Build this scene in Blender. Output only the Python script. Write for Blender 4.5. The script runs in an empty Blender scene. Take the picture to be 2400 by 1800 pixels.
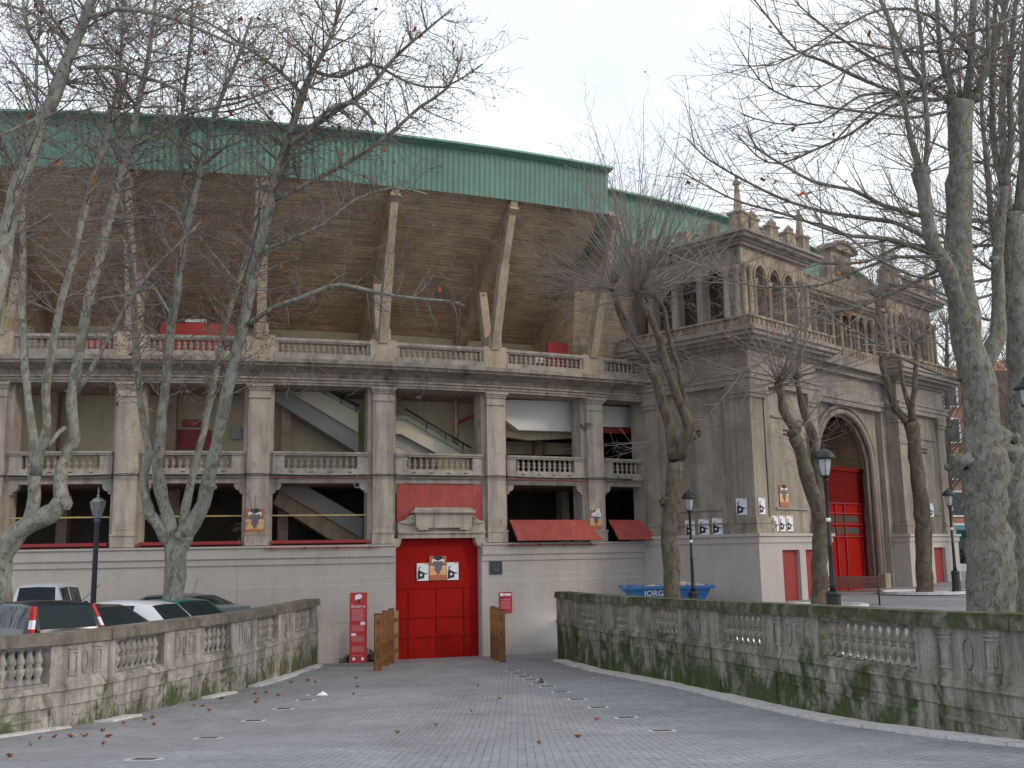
import bpy, math, random
from math import sin, cos, pi, radians
from mathutils import Vector, Matrix
C = bpy.context.scene.collection
rnd = random.Random(7)
EYE = 2.3                                   # eye height above the car park level (z = 0)
# ------------------------------------------------------------------ camera
TILT, ROLL, FPX = radians(9.40), radians(1.0), 2425.0
cF = Vector((0, cos(TILT), sin(TILT))); cU0 = Vector((0, -sin(TILT), cos(TILT))); cR0 = Vector((1, 0, 0))
cR = cR0*cos(ROLL) - cU0*sin(ROLL); cU = cU0*cos(ROLL) + cR0*sin(ROLL)
cam = bpy.data.cameras.new('camera'); camo = bpy.data.objects.new('camera', cam); C.objects.link(camo)
cam.sensor_width = 36; cam.lens = FPX/2400*36; cam.clip_end = 3000; cam.clip_start = 0.1
M = Matrix.Identity(4)
for i in range(3):
    M[i][0] = cR[i]; M[i][1] = cU[i]; M[i][2] = -cF[i]
M[2][3] = EYE
camo.matrix_world = M
bpy.context.scene.camera = camo
EP = Vector((0, 0, EYE))
def ray(u, v):
    d = cF*FPX + cR*(u-1200) + cU*(900-v)
    return d/d.y
def at(u, v, Y): return EP + ray(u, v)*Y
def atz(u, v, z):
    d = ray(u, v); return EP + d*((z-EYE)/d.z)
CX, CY, RR = -19.057, 77.352, 44.795
def atR(u, v, R):
    d = ray(u, v); ox, oy = -CX, -CY
    a = d.x*d.x+d.y*d.y; b = 2*(ox*d.x+oy*d.y); c = ox*ox+oy*oy-R*R
    D = max(b*b-4*a*c, 0); return EP + d*((-b-math.sqrt(D))/(2*a))
def phi_of(p): return math.degrees(math.atan2(p[0]-CX, CY-p[1]))
def rp(ph, R, z):                          # a point on the ring; z is relative to the eye level
    a = radians(ph); return (CX+R*sin(a), CY-R*cos(a), z+EYE)
PH1, DPH = 8.618, 5.1974
def PP(k): return PH1+DPH*(k-1)
# ------------------------------------------------------------------ mesh helpers
class MB:
    def __init__(s): s.v = []; s.f = []; s.sm = []
    def add(s, vs, fs, smooth=False):
        o = len(s.v); s.v.extend([tuple(p) for p in vs]); s.f.extend([tuple(o+i for i in f) for f in fs]); s.sm.extend([smooth]*len(fs))
        return s
    def box(s, x0, x1, y0, y1, z0, z1):
        return s.add([(x0,y0,z0),(x1,y0,z0),(x1,y1,z0),(x0,y1,z0),(x0,y0,z1),(x1,y0,z1),(x1,y1,z1),(x0,y1,z1)],
            [(0,3,2,1),(4,5,6,7),(0,1,5,4),(1,2,6,5),(2,3,7,6),(3,0,4,7)])
    def hexa(s, p): # 8 points: bottom 4 ccw, top 4 ccw
        return s.add(p, [(0,3,2,1),(4,5,6,7),(0,1,5,4),(1,2,6,5),(2,3,7,6),(3,0,4,7)])
    def prism(s, poly, n):  # planar polygon extruded by vector n
        k = len(poly); n = Vector(n); p2 = [Vector(p)+n for p in poly]
        return s.add(list(poly)+p2, [tuple(reversed(range(k))), tuple(range(k, 2*k))]+[(i, (i+1) % k, k+(i+1) % k, k+i) for i in range(k)])
    def tube(s, pts, rad, n=6, cap=True, smooth=True):
        pts = [Vector(p) for p in pts]; vs = []; m = len(pts)
        if not hasattr(rad, '__len__'): rad = [rad]*m
        ref = Vector((0.31, 0.17, 0.93)); prev = None
        for i, p in enumerate(pts):
            t = (pts[min(i+1, m-1)]-pts[max(i-1, 0)])
            if t.length < 1e-9: t = Vector((0, 0, 1))
            t.normalize()
            a = t.cross(ref) if prev is None else prev-t*prev.dot(t)
            if a.length < 1e-4: a = t.cross(Vector((1, 0, 0)))
            a.normalize(); prev = a; b = t.cross(a)
            for j in range(n):
                q = 2*pi*j/n; vs.append(p+(a*cos(q)+b*sin(q))*rad[i])
        fs = [(i*n+j, i*n+(j+1) % n, (i+1)*n+(j+1) % n, (i+1)*n+j) for i in range(m-1) for j in range(n)]
        if cap: fs += [tuple(reversed(range(n))), tuple((m-1)*n+j for j in range(n))]
        return s.add(vs, fs, smooth)
    def lathe(s, prof, n=10, c=(0, 0, 0), smooth=True, ph0=0.0):
        vs = [(c[0]+r*cos(2*pi*j/n+ph0), c[1]+r*sin(2*pi*j/n+ph0), c[2]+z) for r, z in prof for j in range(n)]
        m = len(prof)
        fs = [(i*n+j, i*n+(j+1) % n, (i+1)*n+(j+1) % n, (i+1)*n+j) for i in range(m-1) for j in range(n)]
        fs += [tuple(reversed(range(n))), tuple((m-1)*n+j for j in range(n))]
        return s.add(vs, fs, smooth)
    def sweep(s, prof, p0, p1, n=None, closed=True, smooth=False):  # profile [(R,z)] swept along the ring
        n = n or max(1, int(abs(p1-p0)*1.5)+1); k = len(prof)
        vs = [rp(p0+(p1-p0)*i/n, R, z) for i in range(n+1) for R, z in prof]
        fs = []
        kk = k if closed else k-1
        for i in range(n):
            for j in range(kk):
                a = i*k+j; b = i*k+(j+1) % k; fs.append((a, b, b+k, a+k))
        if closed: fs += [tuple(reversed(range(k))), tuple(n*k+j for j in range(k))]
        return s.add(vs, fs, smooth)
    def rbox(s, p0, p1, R0, R1, z0, z1, n=None): return s.sweep([(R0, z0), (R1, z0), (R1, z1), (R0, z1)], p0, p1, n)
def obj(name, mb, m, parent=None, world=False, recalc=True, sharp=None):
    me = bpy.data.meshes.new(name)
    used = set(i for f in mb.f for i in f)
    if len(used) < len(mb.v):
        mp_ = {}; nv = []
        for i in sorted(used): mp_[i] = len(nv); nv.append(mb.v[i])
        mb.v = nv; mb.f = [tuple(mp_[i] for i in f) for f in mb.f]
    vs = mb.v
    if world and parent is not None:
        L = parent.matrix_world.translation if False else Vector(parent.get('_w', (0, 0, 0)))
        vs = [(x-L.x, y-L.y, z-L.z) for x, y, z in vs]
    me.from_pydata(vs, [], mb.f); me.update()
    if recalc:
        import bmesh
        bm = bmesh.new(); bm.from_mesh(me); bmesh.ops.recalc_face_normals(bm, faces=bm.faces); bm.to_mesh(me); bm.free()
    if any(mb.sm):
        me.polygons.foreach_set('use_smooth', mb.sm)
    if sharp is not None:
        me.polygons.foreach_set('use_smooth', [True]*len(me.polygons)); me.set_sharp_from_angle(angle=radians(sharp))
    if m: me.materials.append(m)
    o = bpy.data.objects.new(name, me); C.objects.link(o)
    if parent is not None: o.parent = parent
    return o
def tag(o, label=None, cat=None, group=None, kind=None):
    if label: o['label'] = label
    if cat: o['category'] = cat
    if group: o['group'] = group
    if kind: o['kind'] = kind
    return o
WPOS = {}
def thing(name, label, cat, loc=(0, 0, 0), rz=0.0, group=None):
    o = bpy.data.objects.new(name, None); C.objects.link(o); o.location = loc; o.rotation_euler = (0, 0, rz); o.empty_display_size = 0.3
    WPOS[o.name] = loc
    return tag(o, label, cat, group)
def wobj(name, mb, m, parent, **k):         # vertices given in world space, parent unrotated
    L = WPOS[parent.name]
    mb.v = [(x-L[0], y-L[1], z-L[2]) for x, y, z in mb.v]
    return obj(name, mb, m, parent, **k)
def struct(name, mb, m, kind='structure', **k): return tag(obj(name, mb, m, **k), kind=kind)
def copy_tree(o, parent=None):
    c = o.copy(); C.objects.link(c)
    if parent is not None: c.parent = parent
    for ch in list(o.children): copy_tree(ch, c)
    return c
# ------------------------------------------------------------------ materials
def base_mat(name):
    m = bpy.data.materials.new(name); m.use_nodes = True; nt = m.node_tree
    b = nt.nodes['Principled BSDF']; return m, nt, b
def N(nt, t, **k):
    n = nt.nodes.new(t)
    for a, v in k.items():
        if a in n.inputs: n.inputs[a].default_value = v
        else: setattr(n, a, v)
    return n
def mapping(nt, scale=(1, 1, 1), rot=(0, 0, 0), coord='Object'):
    tc = N(nt, 'ShaderNodeTexCoord'); mp = N(nt, 'ShaderNodeMapping'); mp.inputs['Scale'].default_value = scale; mp.inputs['Rotation'].default_value = rot
    nt.links.new(tc.outputs[coord], mp.inputs['Vector']); return mp.outputs['Vector']
def noise(nt, vec, scale, detail=5, rough=.6, dist=0):
    n = N(nt, 'ShaderNodeTexNoise'); n.inputs['Scale'].default_value = scale; n.inputs['Detail'].default_value = detail; n.inputs['Roughness'].default_value = rough
    n.inputs['Distortion'].default_value = dist
    nt.links.new(vec, n.inputs['Vector']); return n.outputs['Fac']
def ramp(nt, fac, stops, interp='LINEAR'):
    r = N(nt, 'ShaderNodeValToRGB'); r.color_ramp.interpolation = interp
    e = r.color_ramp.elements
    while len(e) < len(stops): e.new(0.5)
    for i, (p, c) in enumerate(stops):
        e[i].position = p; e[i].color = tuple(c)+(1,) if len(c) == 3 else c
    nt.links.new(fac, r.inputs['Fac']); return r.outputs['Color']
def mix(nt, fac, a, b, mode='MIX'):
    n = N(nt, 'ShaderNodeMix', data_type='RGBA', blend_type=mode)
    for sock, val in ((n.inputs[0], fac), (n.inputs[6], a), (n.inputs[7], b)):
        if isinstance(val, (int, float)): sock.default_value = val
        elif isinstance(val, (tuple, list)): sock.default_value = tuple(val)+(1,) if len(val) == 3 else val
        else: nt.links.new(val, sock)
    return n.outputs[2]
def bump(nt, b, h, strength=.3, dist=.02):
    n = N(nt, 'ShaderNodeBump'); n.inputs['Strength'].default_value = strength; n.inputs['Distance'].default_value = dist
    nt.links.new(h, n.inputs['Height']); nt.links.new(n.outputs['Normal'], b.inputs['Normal'])
def bw(v): return (v, v, v)
GA = 1.12
def dimc(c, k): return tuple(min(1, x*k) for x in c)
def stone(name, c1, c2, rough=.9, sc=1.2, streak=.5, dark=(.06,.055,.05), moss=None, mossamt=.5, fine=18, bumps=.35, boards=None, vscale=(1,1,1), mosslo=None, grain=.38):
    """weathered concrete or stone: blotches, run-down streaks, fine grain, optional moss"""
    c1, c2, dark = [(min(1, c[0]*GA*1.05), c[1]*GA*.99, c[2]*GA*.99) for c in (c1, c2, dark)]
    m, nt, b = base_mat(name); L = nt.links
    v = mapping(nt, vscale); vs = mapping(nt, (2.2, 2.2, .22))
    n1 = noise(nt, v, sc, 6, .65, .4)
    col = ramp(nt, n1, [(.3, c1), (.68, c2)])
    st = noise(nt, vs, 1.6, 6, .7)
    sf = ramp(nt, st, [(.44, bw(0)), (.72, bw(streak))])
    col = mix(nt, sf, col, dark)
    n2 = noise(nt, v, fine, 4, .7)
    g = ramp(nt, n2, [(.25, bw(1-grain)), (.75, bw(1+grain*.4))])
    col = mix(nt, .8, col, g, 'MULTIPLY')
    if boards:   # horizontal board marks of cast concrete
        w = N(nt, 'ShaderNodeTexWave', wave_type='BANDS', bands_direction='Z'); w.inputs['Scale'].default_value = boards; w.inputs['Distortion'].default_value = 2.2; w.inputs['Detail'].default_value = 4; w.inputs['Detail Scale'].default_value = .8
        L.new(mapping(nt), w.inputs['Vector'])
        hs = noise(nt, mapping(nt, (.35, .35, 5)), 2.2, 6, .75); col = mix(nt, .9, col, ramp(nt, hs, [(.35, bw(.55)), (.62, bw(1.1))]), 'MULTIPLY')
        col = mix(nt, .55, col, ramp(nt, w.outputs['Fac'], [(0, bw(.62)), (.3, bw(1.0)), (1, bw(1.08))]), 'MULTIPLY')
    if moss:
        nm = noise(nt, mapping(nt, (1, 1, .7)), 1.5, 7, .72, .6)
        if mosslo is not None:
            sep = N(nt, 'ShaderNodeSeparateXYZ'); tc = N(nt, 'ShaderNodeTexCoord'); L.new(tc.outputs['Object'], sep.inputs[0])
            mr = N(nt, 'ShaderNodeMapRange'); mr.inputs['From Min'].default_value = mosslo[0]; mr.inputs['From Max'].default_value = mosslo[1]; mr.inputs['To Min'].default_value = .16; mr.inputs['To Max'].default_value = -.12
            L.new(sep.outputs['Z'], mr.inputs['Value'])
            ad = N(nt, 'ShaderNodeMath', operation='ADD'); L.new(nm, ad.inputs[0]); L.new(mr.outputs[0], ad.inputs[1]); nm = ad.outputs[0]
        mf = ramp(nt, nm, [(.62-.25*mossamt, bw(0)), (.74-.22*mossamt, bw(.9))])
        mc = ramp(nt, noise(nt, v, 9, 4), [(.3, tuple(x*.45 for x in moss)), (.7, moss)])
        col = mix(nt, mf, col, mc)
    L.new(col, b.inputs['Base Color']); b.inputs['Roughness'].default_value = rough
    b.inputs['Specular IOR Level'].default_value = .25
    bump(nt, b, n2, bumps, .02)
    return m
def paint(name, col, rough=.5, var=.25, metal=0, sc=3, dirt=None, spec=.5, bumpy=0.0, scuff=None):
    m, nt, b = base_mat(name)
    if max(col) < .7: col = dimc(col, .86)
    v = mapping(nt)
    n1 = noise(nt, v, sc, 6, .7)
    c = ramp(nt, n1, [(.25, tuple(x*(1-var) for x in col)), (.75, tuple(min(1, x*(1+var*.5)) for x in col))])
    if dirt:
        c = mix(nt, ramp(nt, noise(nt, mapping(nt, (2, 2, .4)), 2.5, 6, .7), [(.5, bw(0)), (.75, bw(.6))]), c, dirt)
    if scuff:
        c = mix(nt, ramp(nt, noise(nt, mapping(nt, (1, 1, .5)), 7, 6, .8), [(.60, bw(0)), (.70, bw(.55))]), c, scuff)
        c = mix(nt, ramp(nt, noise(nt, mapping(nt, (6, 6, .35)), 1.3, 5, .7), [(.55, bw(0)), (.72, bw(.5))]), c, tuple(x*.45 for x in col))
    nt.links.new(c, b.inputs['Base Color']); b.inputs['Roughness'].default_value = rough; b.inputs['Metallic'].default_value = metal
    b.inputs['Specular IOR Level'].default_value = spec
    if bumpy: bump(nt, b, noise(nt, v, 30, 3), bumpy, .01)
    return m
def bark(name, cols, dark, sc=2.2, rough=.85):
    cols = [dimc(c, .9) for c in cols]
    m, nt, b = base_mat(name); L = nt.links
    v = mapping(nt, (1, 1, .55))
    vo = N(nt, 'ShaderNodeTexVoronoi'); vo.inputs['Scale'].default_value = sc*3.2; vo.inputs['Randomness'].default_value = 1
    dn = noise(nt, v, 3, 4, .6)
    ad = N(nt, 'ShaderNodeVectorMath', operation='ADD'); L.new(v, ad.inputs[0])
    sc_ = N(nt, 'ShaderNodeVectorMath', operation='SCALE'); L.new(dn, sc_.inputs[0]); sc_.inputs['Scale'].default_value = .9; L.new(sc_.outputs[0], ad.inputs[1])
    L.new(ad.outputs[0], vo.inputs['Vector'])
    sp = N(nt, 'ShaderNodeSeparateColor'); L.new(vo.outputs['Color'], sp.inputs[0])
    k = len(cols)
    col = ramp(nt, sp.outputs[0], [(i/k, c) for i, c in enumerate(cols)], 'CONSTANT')
    base = ramp(nt, noise(nt, v, sc, 6, .7), [(.3, cols[0]), (.7, cols[1])])
    col = mix(nt, .68, base, col)
    sp2 = ramp(nt, noise(nt, v, 14, 5, .75), [(.55, bw(0)), (.64, bw(.85))])
    col = mix(nt, sp2, col, dark)
    L.new(col, b.inputs['Base Color']); b.inputs['Roughness'].default_value = rough; b.inputs['Specular IOR Level'].default_value = .2
    bump(nt, b, noise(nt, v, 12, 5, .7), .5, .03)
    return m
def glass(name, col=(.02,.03,.035)):
    m, nt, b = base_mat(name); b.inputs['Base Color'].default_value = col+(1,); b.inputs['Roughness'].default_value = .08; b.inputs['Specular IOR Level'].default_value = .2
    b.inputs['IOR'].default_value = 1.42
    bump(nt, b, noise(nt, mapping(nt), 1.7, 3, .5, 1.0), .55, .12)
    return m
MT = {}
MT['wall'] = stone('painted_wall_concrete', (.385,.372,.342), (.455,.44,.405), sc=.5, streak=.22, dark=(.20,.195,.175), fine=10, bumps=.08, grain=.12)
MT['pier'] = stone('pier_concrete', (.345,.315,.265), (.50,.465,.39), sc=1.1, streak=.65, grain=.2, dark=(.13,.12,.105), moss=(.10,.10,.06), mossamt=.12)
MT['cornice'] = stone('cornice_concrete', (.28,.26,.22), (.43,.40,.34), sc=1.4, streak=.7, dark=(.08,.075,.065), moss=(.10,.11,.05), mossamt=.2)
MT['balus'] = stone('baluster_concrete', (.30,.285,.25), (.44,.42,.37), sc=2.5, streak=.6, dark=(.1,.095,.085))
MT['soffit'] = stone('board_marked_concrete', (.41,.325,.22), (.62,.50,.35), sc=.7, streak=.3, dark=(.18,.14,.10), boards=3.6, bumps=.3)
MT['strut'] = stone('strut_concrete', (.36,.31,.235), (.50,.44,.34), sc=1.6, streak=.5, dark=(.17,.14,.11))
MT['rib'] = stone('rib_concrete', (.30,.24,.17), (.44,.36,.265), sc=1.6, streak=.4, dark=(.09,.075,.06))
MT['cream'] = paint('cream_plaster', (.66,.585,.41), .85, .14, sc=.6, dirt=(.3,.26,.18), spec=.2)
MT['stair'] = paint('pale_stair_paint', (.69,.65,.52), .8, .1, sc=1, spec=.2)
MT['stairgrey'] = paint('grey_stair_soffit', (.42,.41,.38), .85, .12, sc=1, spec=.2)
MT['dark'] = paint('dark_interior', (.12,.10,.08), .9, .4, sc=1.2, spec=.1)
MT['white'] = paint('white_paint', (.74,.74,.70), .6, .08, sc=1.5)
MT['red'] = paint('red_gate_paint', (.40,.008,.005), .6, .15, sc=1.2, dirt=(.25,.012,.008), spec=.12, bumpy=.2, scuff=(.40,.035,.022))
MT['redfade'] = paint('faded_red_board', (.46,.075,.06), .7, .3, sc=2.2, dirt=(.38,.16,.14), scuff=(.42,.26,.22), bumpy=.3)
MT['redb'] = paint('bright_balcony_red', (.60,.06,.05), .6, .2, sc=3)
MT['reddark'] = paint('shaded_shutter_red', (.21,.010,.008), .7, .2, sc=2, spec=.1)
MT['redtrim'] = paint('red_trim', (.36,.03,.032), .5, .3, sc=4)
MT['green'] = paint('green_sheet', (.185,.325,.268), .6, .25, sc=.5, dirt=(.12,.225,.19), spec=.25, scuff=(.25,.33,.28))
MT['greenlid'] = paint('green_flashing', (.17,.38,.30), .5, .15, sc=1)
MT['gate'] = stone('gatehouse_stone', (.225,.21,.17), (.36,.335,.275), sc=.8, streak=.8, grain=.22, dark=(.12,.105,.09), fine=12, bumps=.5)
MT['gategrey'] = stone('gatehouse_grey_stone', (.225,.215,.19), (.325,.305,.272), sc=.7, streak=.55, grain=.2, dark=(.15,.135,.115), fine=12, bumps=.4)
MT['orn'] = stone('carved_stone', (.255,.215,.155), (.44,.385,.295), sc=3.5, streak=.95, dark=(.07,.055,.045), fine=26, bumps=1)
MT['purple'] = paint('mauve_panel', (.30,.24,.26), .8, .25, sc=4)
MT['wallL'] = stone('left_ramp_wall_stone', (.24,.235,.21), (.50,.495,.455), sc=1.9, streak=.9, dark=(.10,.10,.085), moss=(.085,.105,.035), mossamt=.34, mosslo=(-.9, .9), fine=22, bumps=.7)
MT['wallR'] = stone('mossy_ramp_wall_stone', (.20,.195,.165), (.42,.41,.36), sc=1.4, streak=.85, dark=(.07,.07,.055), moss=(.055,.09,.016), mossamt=.62, mosslo=(-1.0, 1.1), fine=22, bumps=.8)
MT['capL'] = stone('coping_stone', (.12,.115,.095), (.25,.24,.205), sc=2.2, streak=.7, dark=(.07,.07,.055), moss=(.09,.11,.04), mossamt=.05, fine=26, bumps=.8)
MT['capR'] = stone('mossy_coping_stone', (.17,.165,.125), (.31,.30,.25), sc=1.8, streak=.75, dark=(.06,.06,.045), moss=(.07,.088,.03), mossamt=.95, fine=26, bumps=.8)
MT['kerb'] = stone('kerb_stone', (.52,.525,.52), (.66,.665,.66), sc=3, streak=.1, dark=(.2,.2,.19), moss=(.16,.16,.10), mossamt=.1)
MT['timber'] = stone('brown_fence_timber', (.17,.075,.03), (.30,.145,.06), sc=2, streak=.6, dark=(.08,.04,.02), fine=30)
MT['timberlt'] = stone('light_fence_timber', (.36,.22,.12), (.46,.30,.18), sc=2, streak=.4, dark=(.2,.12,.07), fine=30)
MT['bark'] = bark('plane_bark', [(.24,.24,.205), (.34,.34,.295), (.165,.15,.115), (.29,.28,.235)], (.055,.045,.035))
MT['barkR'] = bark('mottled_plane_bark', [(.16,.16,.135), (.24,.245,.22), (.12,.095,.07), (.20,.185,.13)], (.06,.045,.03), sc=3.4)
MT['barkB'] = bark('brown_plane_bark', [(.125,.105,.072), (.17,.155,.12), (.085,.062,.045), (.16,.135,.09)], (.07,.055,.04))
MT['barkD'] = bark('dark_wet_bark', [(.13,.125,.10), (.2,.195,.165), (.09,.08,.06), (.15,.14,.11)], (.05,.045,.035))
MT['twig'] = paint('twig_bark', (.27,.235,.21), .9, .35, sc=.6, spec=.1)
MT['twigR'] = paint('shoot_bark', (.30,.262,.238), .9, .3, sc=.6, spec=.1)
MT['leaf'] = paint('dead_leaf', (.42,.13,.045), .8, .55, sc=2.5, spec=.2)
MT['ball'] = paint('seed_ball', (.10,.065,.05), .9, .4, sc=3, spec=.1)
MT['iron'] = paint('black_iron', (.022,.024,.028), .45, .3, sc=8)
MT['irong'] = paint('grey_blue_iron', (.085,.09,.105), .45, .2, sc=8)
MT['irons'] = paint('silver_grey_metal', (.30,.31,.33), .4, .15, metal=.4, sc=8)
MT['milk'] = paint('milky_lamp_glass', (.50,.52,.51), .3, .08, sc=4)
MT['blueskip'] = paint('blue_skip_paint', (.035,.17,.46), .5, .3, sc=3, dirt=(.12,.10,.09))
MT['rubble'] = stone('rubble', (.4,.36,.3), (.6,.56,.5), sc=6, streak=.1)
MT['signred'] = paint('sign_red', (.55,.028,.035), .4, .06)
MT['signpink'] = paint('sign_text_pink', (.62,.22,.24), .5, .05)
MT['paper'] = paint('poster_paper', (.80,.80,.84), .6, .04)
MT['ink'] = paint('poster_ink', (.03,.03,.04), .6, .1)
MT['orange'] = paint('poster_orange', (.72,.42,.17), .6, .05)
MT['rust'] = paint('poster_rust', (.50,.17,.08), .6, .1)
MT['hide'] = paint('poster_grey', (.17,.175,.2), .6, .5, sc=12)
MT['plaque'] = paint('bronze_plaque', (.055,.065,.062), .4, .3, sc=14, metal=.3)
MT['cover'] = paint('iron_cover', (.055,.05,.048), .6, .4, sc=12)
MT['tyre'] = paint('tyre_rubber', (.02,.02,.02), .9, .2)
MT['rim'] = paint('wheel_rim', (.4,.4,.42), .3, .1, metal=.7)
MT['glass'] = glass('car_glass')
MT['lampred'] = paint('tail_lamp_red', (.55,.02,.02), .15, .05)
MT['lampwhite'] = paint('lamp_clear', (.75,.72,.74), .15, .05)
MT['plastic'] = paint('black_plastic', (.025,.025,.028), .6, .2)
for k, c in {'navy': (.010,.013,.024), 'whitecar': (.72,.72,.76), 'blackcar': (.025,.027,.032), 'greencar': (.02,.22,.18), 'silvercar': (.16,.17,.20)}.items():
    MT[k] = paint('car_paint_'+k, c, .22, .04, spec=.7)
MT['tape1'] = paint('barrier_tape_yellow', (.60,.46,.20), .6, .3, sc=9)
MT['benchred'] = paint('bench_slat', (.20,.075,.05), .55, .2, sc=5)
MT['brick'] = stone('distant_red_brick', (.30,.14,.09), (.42,.22,.15), sc=1.2, streak=.3, dark=(.18,.1,.08))
MT['tile'] = stone('orange_roof_tile', (.42,.17,.09), (.55,.25,.14), sc=3, streak=.3, dark=(.25,.12,.08))
MT['teal'] = paint('teal_awning', (.02,.17,.17), .6, .2)
MT['hedge'] = paint('hedge_leaf', (.035,.055,.025), .9, .6, sc=5, spec=.15)
MT['moss'] = paint('weed_leaf', (.04,.065,.02), .9, .5, sc=5, spec=.15)
MT['winglass'] = glass('window_glass', (.06,.07,.085))
# ground materials
def paver(name, c1, c2, mortar, w=.2, h=.1, rot=0, msz=.012, patch=True):
    m, nt, b = base_mat(name); L = nt.links
    v = mapping(nt, (1, 1, 1), (0, 0, rot))
    wn = N(nt, 'ShaderNodeTexNoise'); wn.inputs['Scale'].default_value = .8; wn.inputs['Detail'].default_value = 2
    L.new(v, wn.inputs['Vector'])
    wa = N(nt, 'ShaderNodeVectorMath', operation='SCALE'); wa.inputs['Scale'].default_value = .022; L.new(wn.outputs['Color'], wa.inputs[0])
    wb = N(nt, 'ShaderNodeVectorMath', operation='ADD'); L.new(v, wb.inputs[0]); L.new(wa.outputs[0], wb.inputs[1])
    br = N(nt, 'ShaderNodeTexBrick'); br.inputs['Scale'].default_value = 1; br.inputs['Brick Width'].default_value = w; br.inputs['Row Height'].default_value = h
    br.inputs['Mortar Size'].default_value = msz; br.inputs['Mortar Smooth'].default_value = .2; br.inputs['Bias'].default_value = 0
    c1, c2 = (c1[0]*.855, c1[1]*.855, c1[2]*.89), (c2[0]*.855, c2[1]*.855, c2[2]*.89)
    br.inputs['Color1'].default_value = c1+(1,); br.inputs['Color2'].default_value = c2+(1,); br.inputs['Mortar'].default_value = dimc(c1, .95)+(1,)
    st = N(nt, 'ShaderNodeVectorMath', operation='MULTIPLY'); st.inputs[1].default_value = (.4, 1, 1); L.new(wb.outputs[0], st.inputs[0]); br.inputs['Brick Width'].default_value = w*.4
    L.new(st.outputs[0], br.inputs['Vector'])
    jn = noise(nt, v, 2.4, 4, .8); jf = ramp(nt, jn, [(.42, bw(.12)), (.66, bw(.95))])
    jm = N(nt, 'ShaderNodeMath', operation='MULTIPLY'); L.new(br.outputs['Fac'], jm.inputs[0]); L.new(jf, jm.inputs[1])
    col = mix(nt, jm.outputs[0], br.outputs['Color'], mortar)
    n1 = noise(nt, v, .35, 6, .7, .5)
    col = mix(nt, .9, col, ramp(nt, n1, [(.3, bw(.70)), (.7, bw(1.18))]), 'MULTIPLY')
    n5 = noise(nt, v, 3.1, 3, .6); col = mix(nt, ramp(nt, n5, [(.64, bw(0)), (.70, bw(.35))]), col, (.13,.125,.115))
    n2 = noise(nt, v, 9, 5, .75)
    col = mix(nt, .8, col, ramp(nt, n2, [(.3, bw(.78)), (.7, bw(1.12))]), 'MULTIPLY')
    # puddle-like damp, dirty patches drawn across the slope
    n3 = noise(nt, mapping(nt, (.35, 1.3, 1)), 1.1, 4, .6, .3)
    col = mix(nt, ramp(nt, n3, [(.62, bw(0)), (.72, bw(.6))]), col, (.15,.145,.14))
    L.new(col, b.inputs['Base Color']); b.inputs['Roughness'].default_value = .82
    b.inputs['Specular IOR Level'].default_value = .3
    inv = N(nt, 'ShaderNodeMath', operation='SUBTRACT'); inv.inputs[0].default_value = 1; L.new(br.outputs['Fac'], inv.inputs[1])
    bump(nt, b, inv.outputs[0], .35, .008)
    return m
MT['ramp'] = paver('grey_ramp_pavers', (.36,.358,.362), (.405,.403,.41), (.10,.10,.10), w=.21, h=.105, rot=pi/2, msz=.0075)
MT['plaza'] = paver('plaza_pavers', (.30,.305,.32), (.36,.36,.375), (.2,.2,.2), w=.3, h=.2, msz=.012)
# ------------------------------------------------------------------ terrain
def S(t): t = max(0., min(1., t)); return t*t*(3-2*t)
RZ = [(-60,.80),(-5,.78),(0,.73),(4,.64),(8,.43),(10,.20),(13.5,-.12),(15.6,-.32),(17.6,-.50),(20,-.62),(25,-.77),(30,-.90),(34.5,-1.03),(38,-1.10)]
def lin(tab, y):
    if y <= tab[0][0]: return tab[0][1]
    for (a, za), (b, zb) in zip(tab, tab[1:]):
        if y <= b: return za+(zb-za)*(y-a)/(b-a)
    return tab[-1][1]
def ramp_z(y): return sum(lin(RZ, y+d) for d in (-1.5, -.75, 0, .75, 1.5))/5
def hL(x, y): return .73*(1-S((y-2)/13))
def hR(x, y):
    b = .73+(.56-.73)*S((y-4)/12)
    b -= .42*S((y-24)/9)*(1-S((x-4.2)/4.3))
    return b+.30*S((x-8)/12)*S((y-36)/12)
def ground(x, y, side): return hL(x, y) if side < 0 else hR(x, y)
def onramp(u, v):
    d = ray(u, v); Y = 5.0
    for _ in range(4000):
        if EYE+d.z*Y <= ramp_z(Y): break
        Y += .01
    return EP+d*Y
# wall lines: ramp-side face of the parapet
def pathpts(px): return [(at(u, v, Y).x, Y) for u, v, Y in px]
LW = pathpts([(0,1491,17.5),(145,1480,18.9),(256,1466,20.0),(400,1453,22.4),(463,1445,23.6),(553,1433,25.4),(595,1428,26.7),(658,1416,29.0),(700,1408,31.0),(745,1400,33.6)])
RW = pathpts([(1305,1384,34.75),(1340,1386,32.6),(1375,1388,30.9),(1420,1390,29.2),(1480,1394,27.6),(1518,1396,26.8),(1600,1401,24.8),(1672,1405,23.2),(1799,1410,20.6),(1900,1415,18.9),(2164,1425,15.3),(2377,1431,13.3)])
RW.reverse()
LW = [(-11.6,4),(-10.9,9),(-9.9,13)]+LW
RW = [(8.1,4),(7.6,8),(7.05,11)]+RW
def xw(P, y):
    if y <= P[0][1]: return P[0][0]
    for (xa, a), (xb, b) in zip(P, P[1:]):
        if y <= b: return xa+(xb-xa)*(y-a)/(b-a)
    return P[-1][0]
ZL = [(4,1.75),(10,1.45),(17.5,1.08),(25,1.05),(33.6,1.05)]       # coping top heights
ZR = [(4,1.6),(10,1.52),(13.3,1.47),(15.3,1.40),(18.9,1.33),(24,1.22),(34.8,1.10)]
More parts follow.
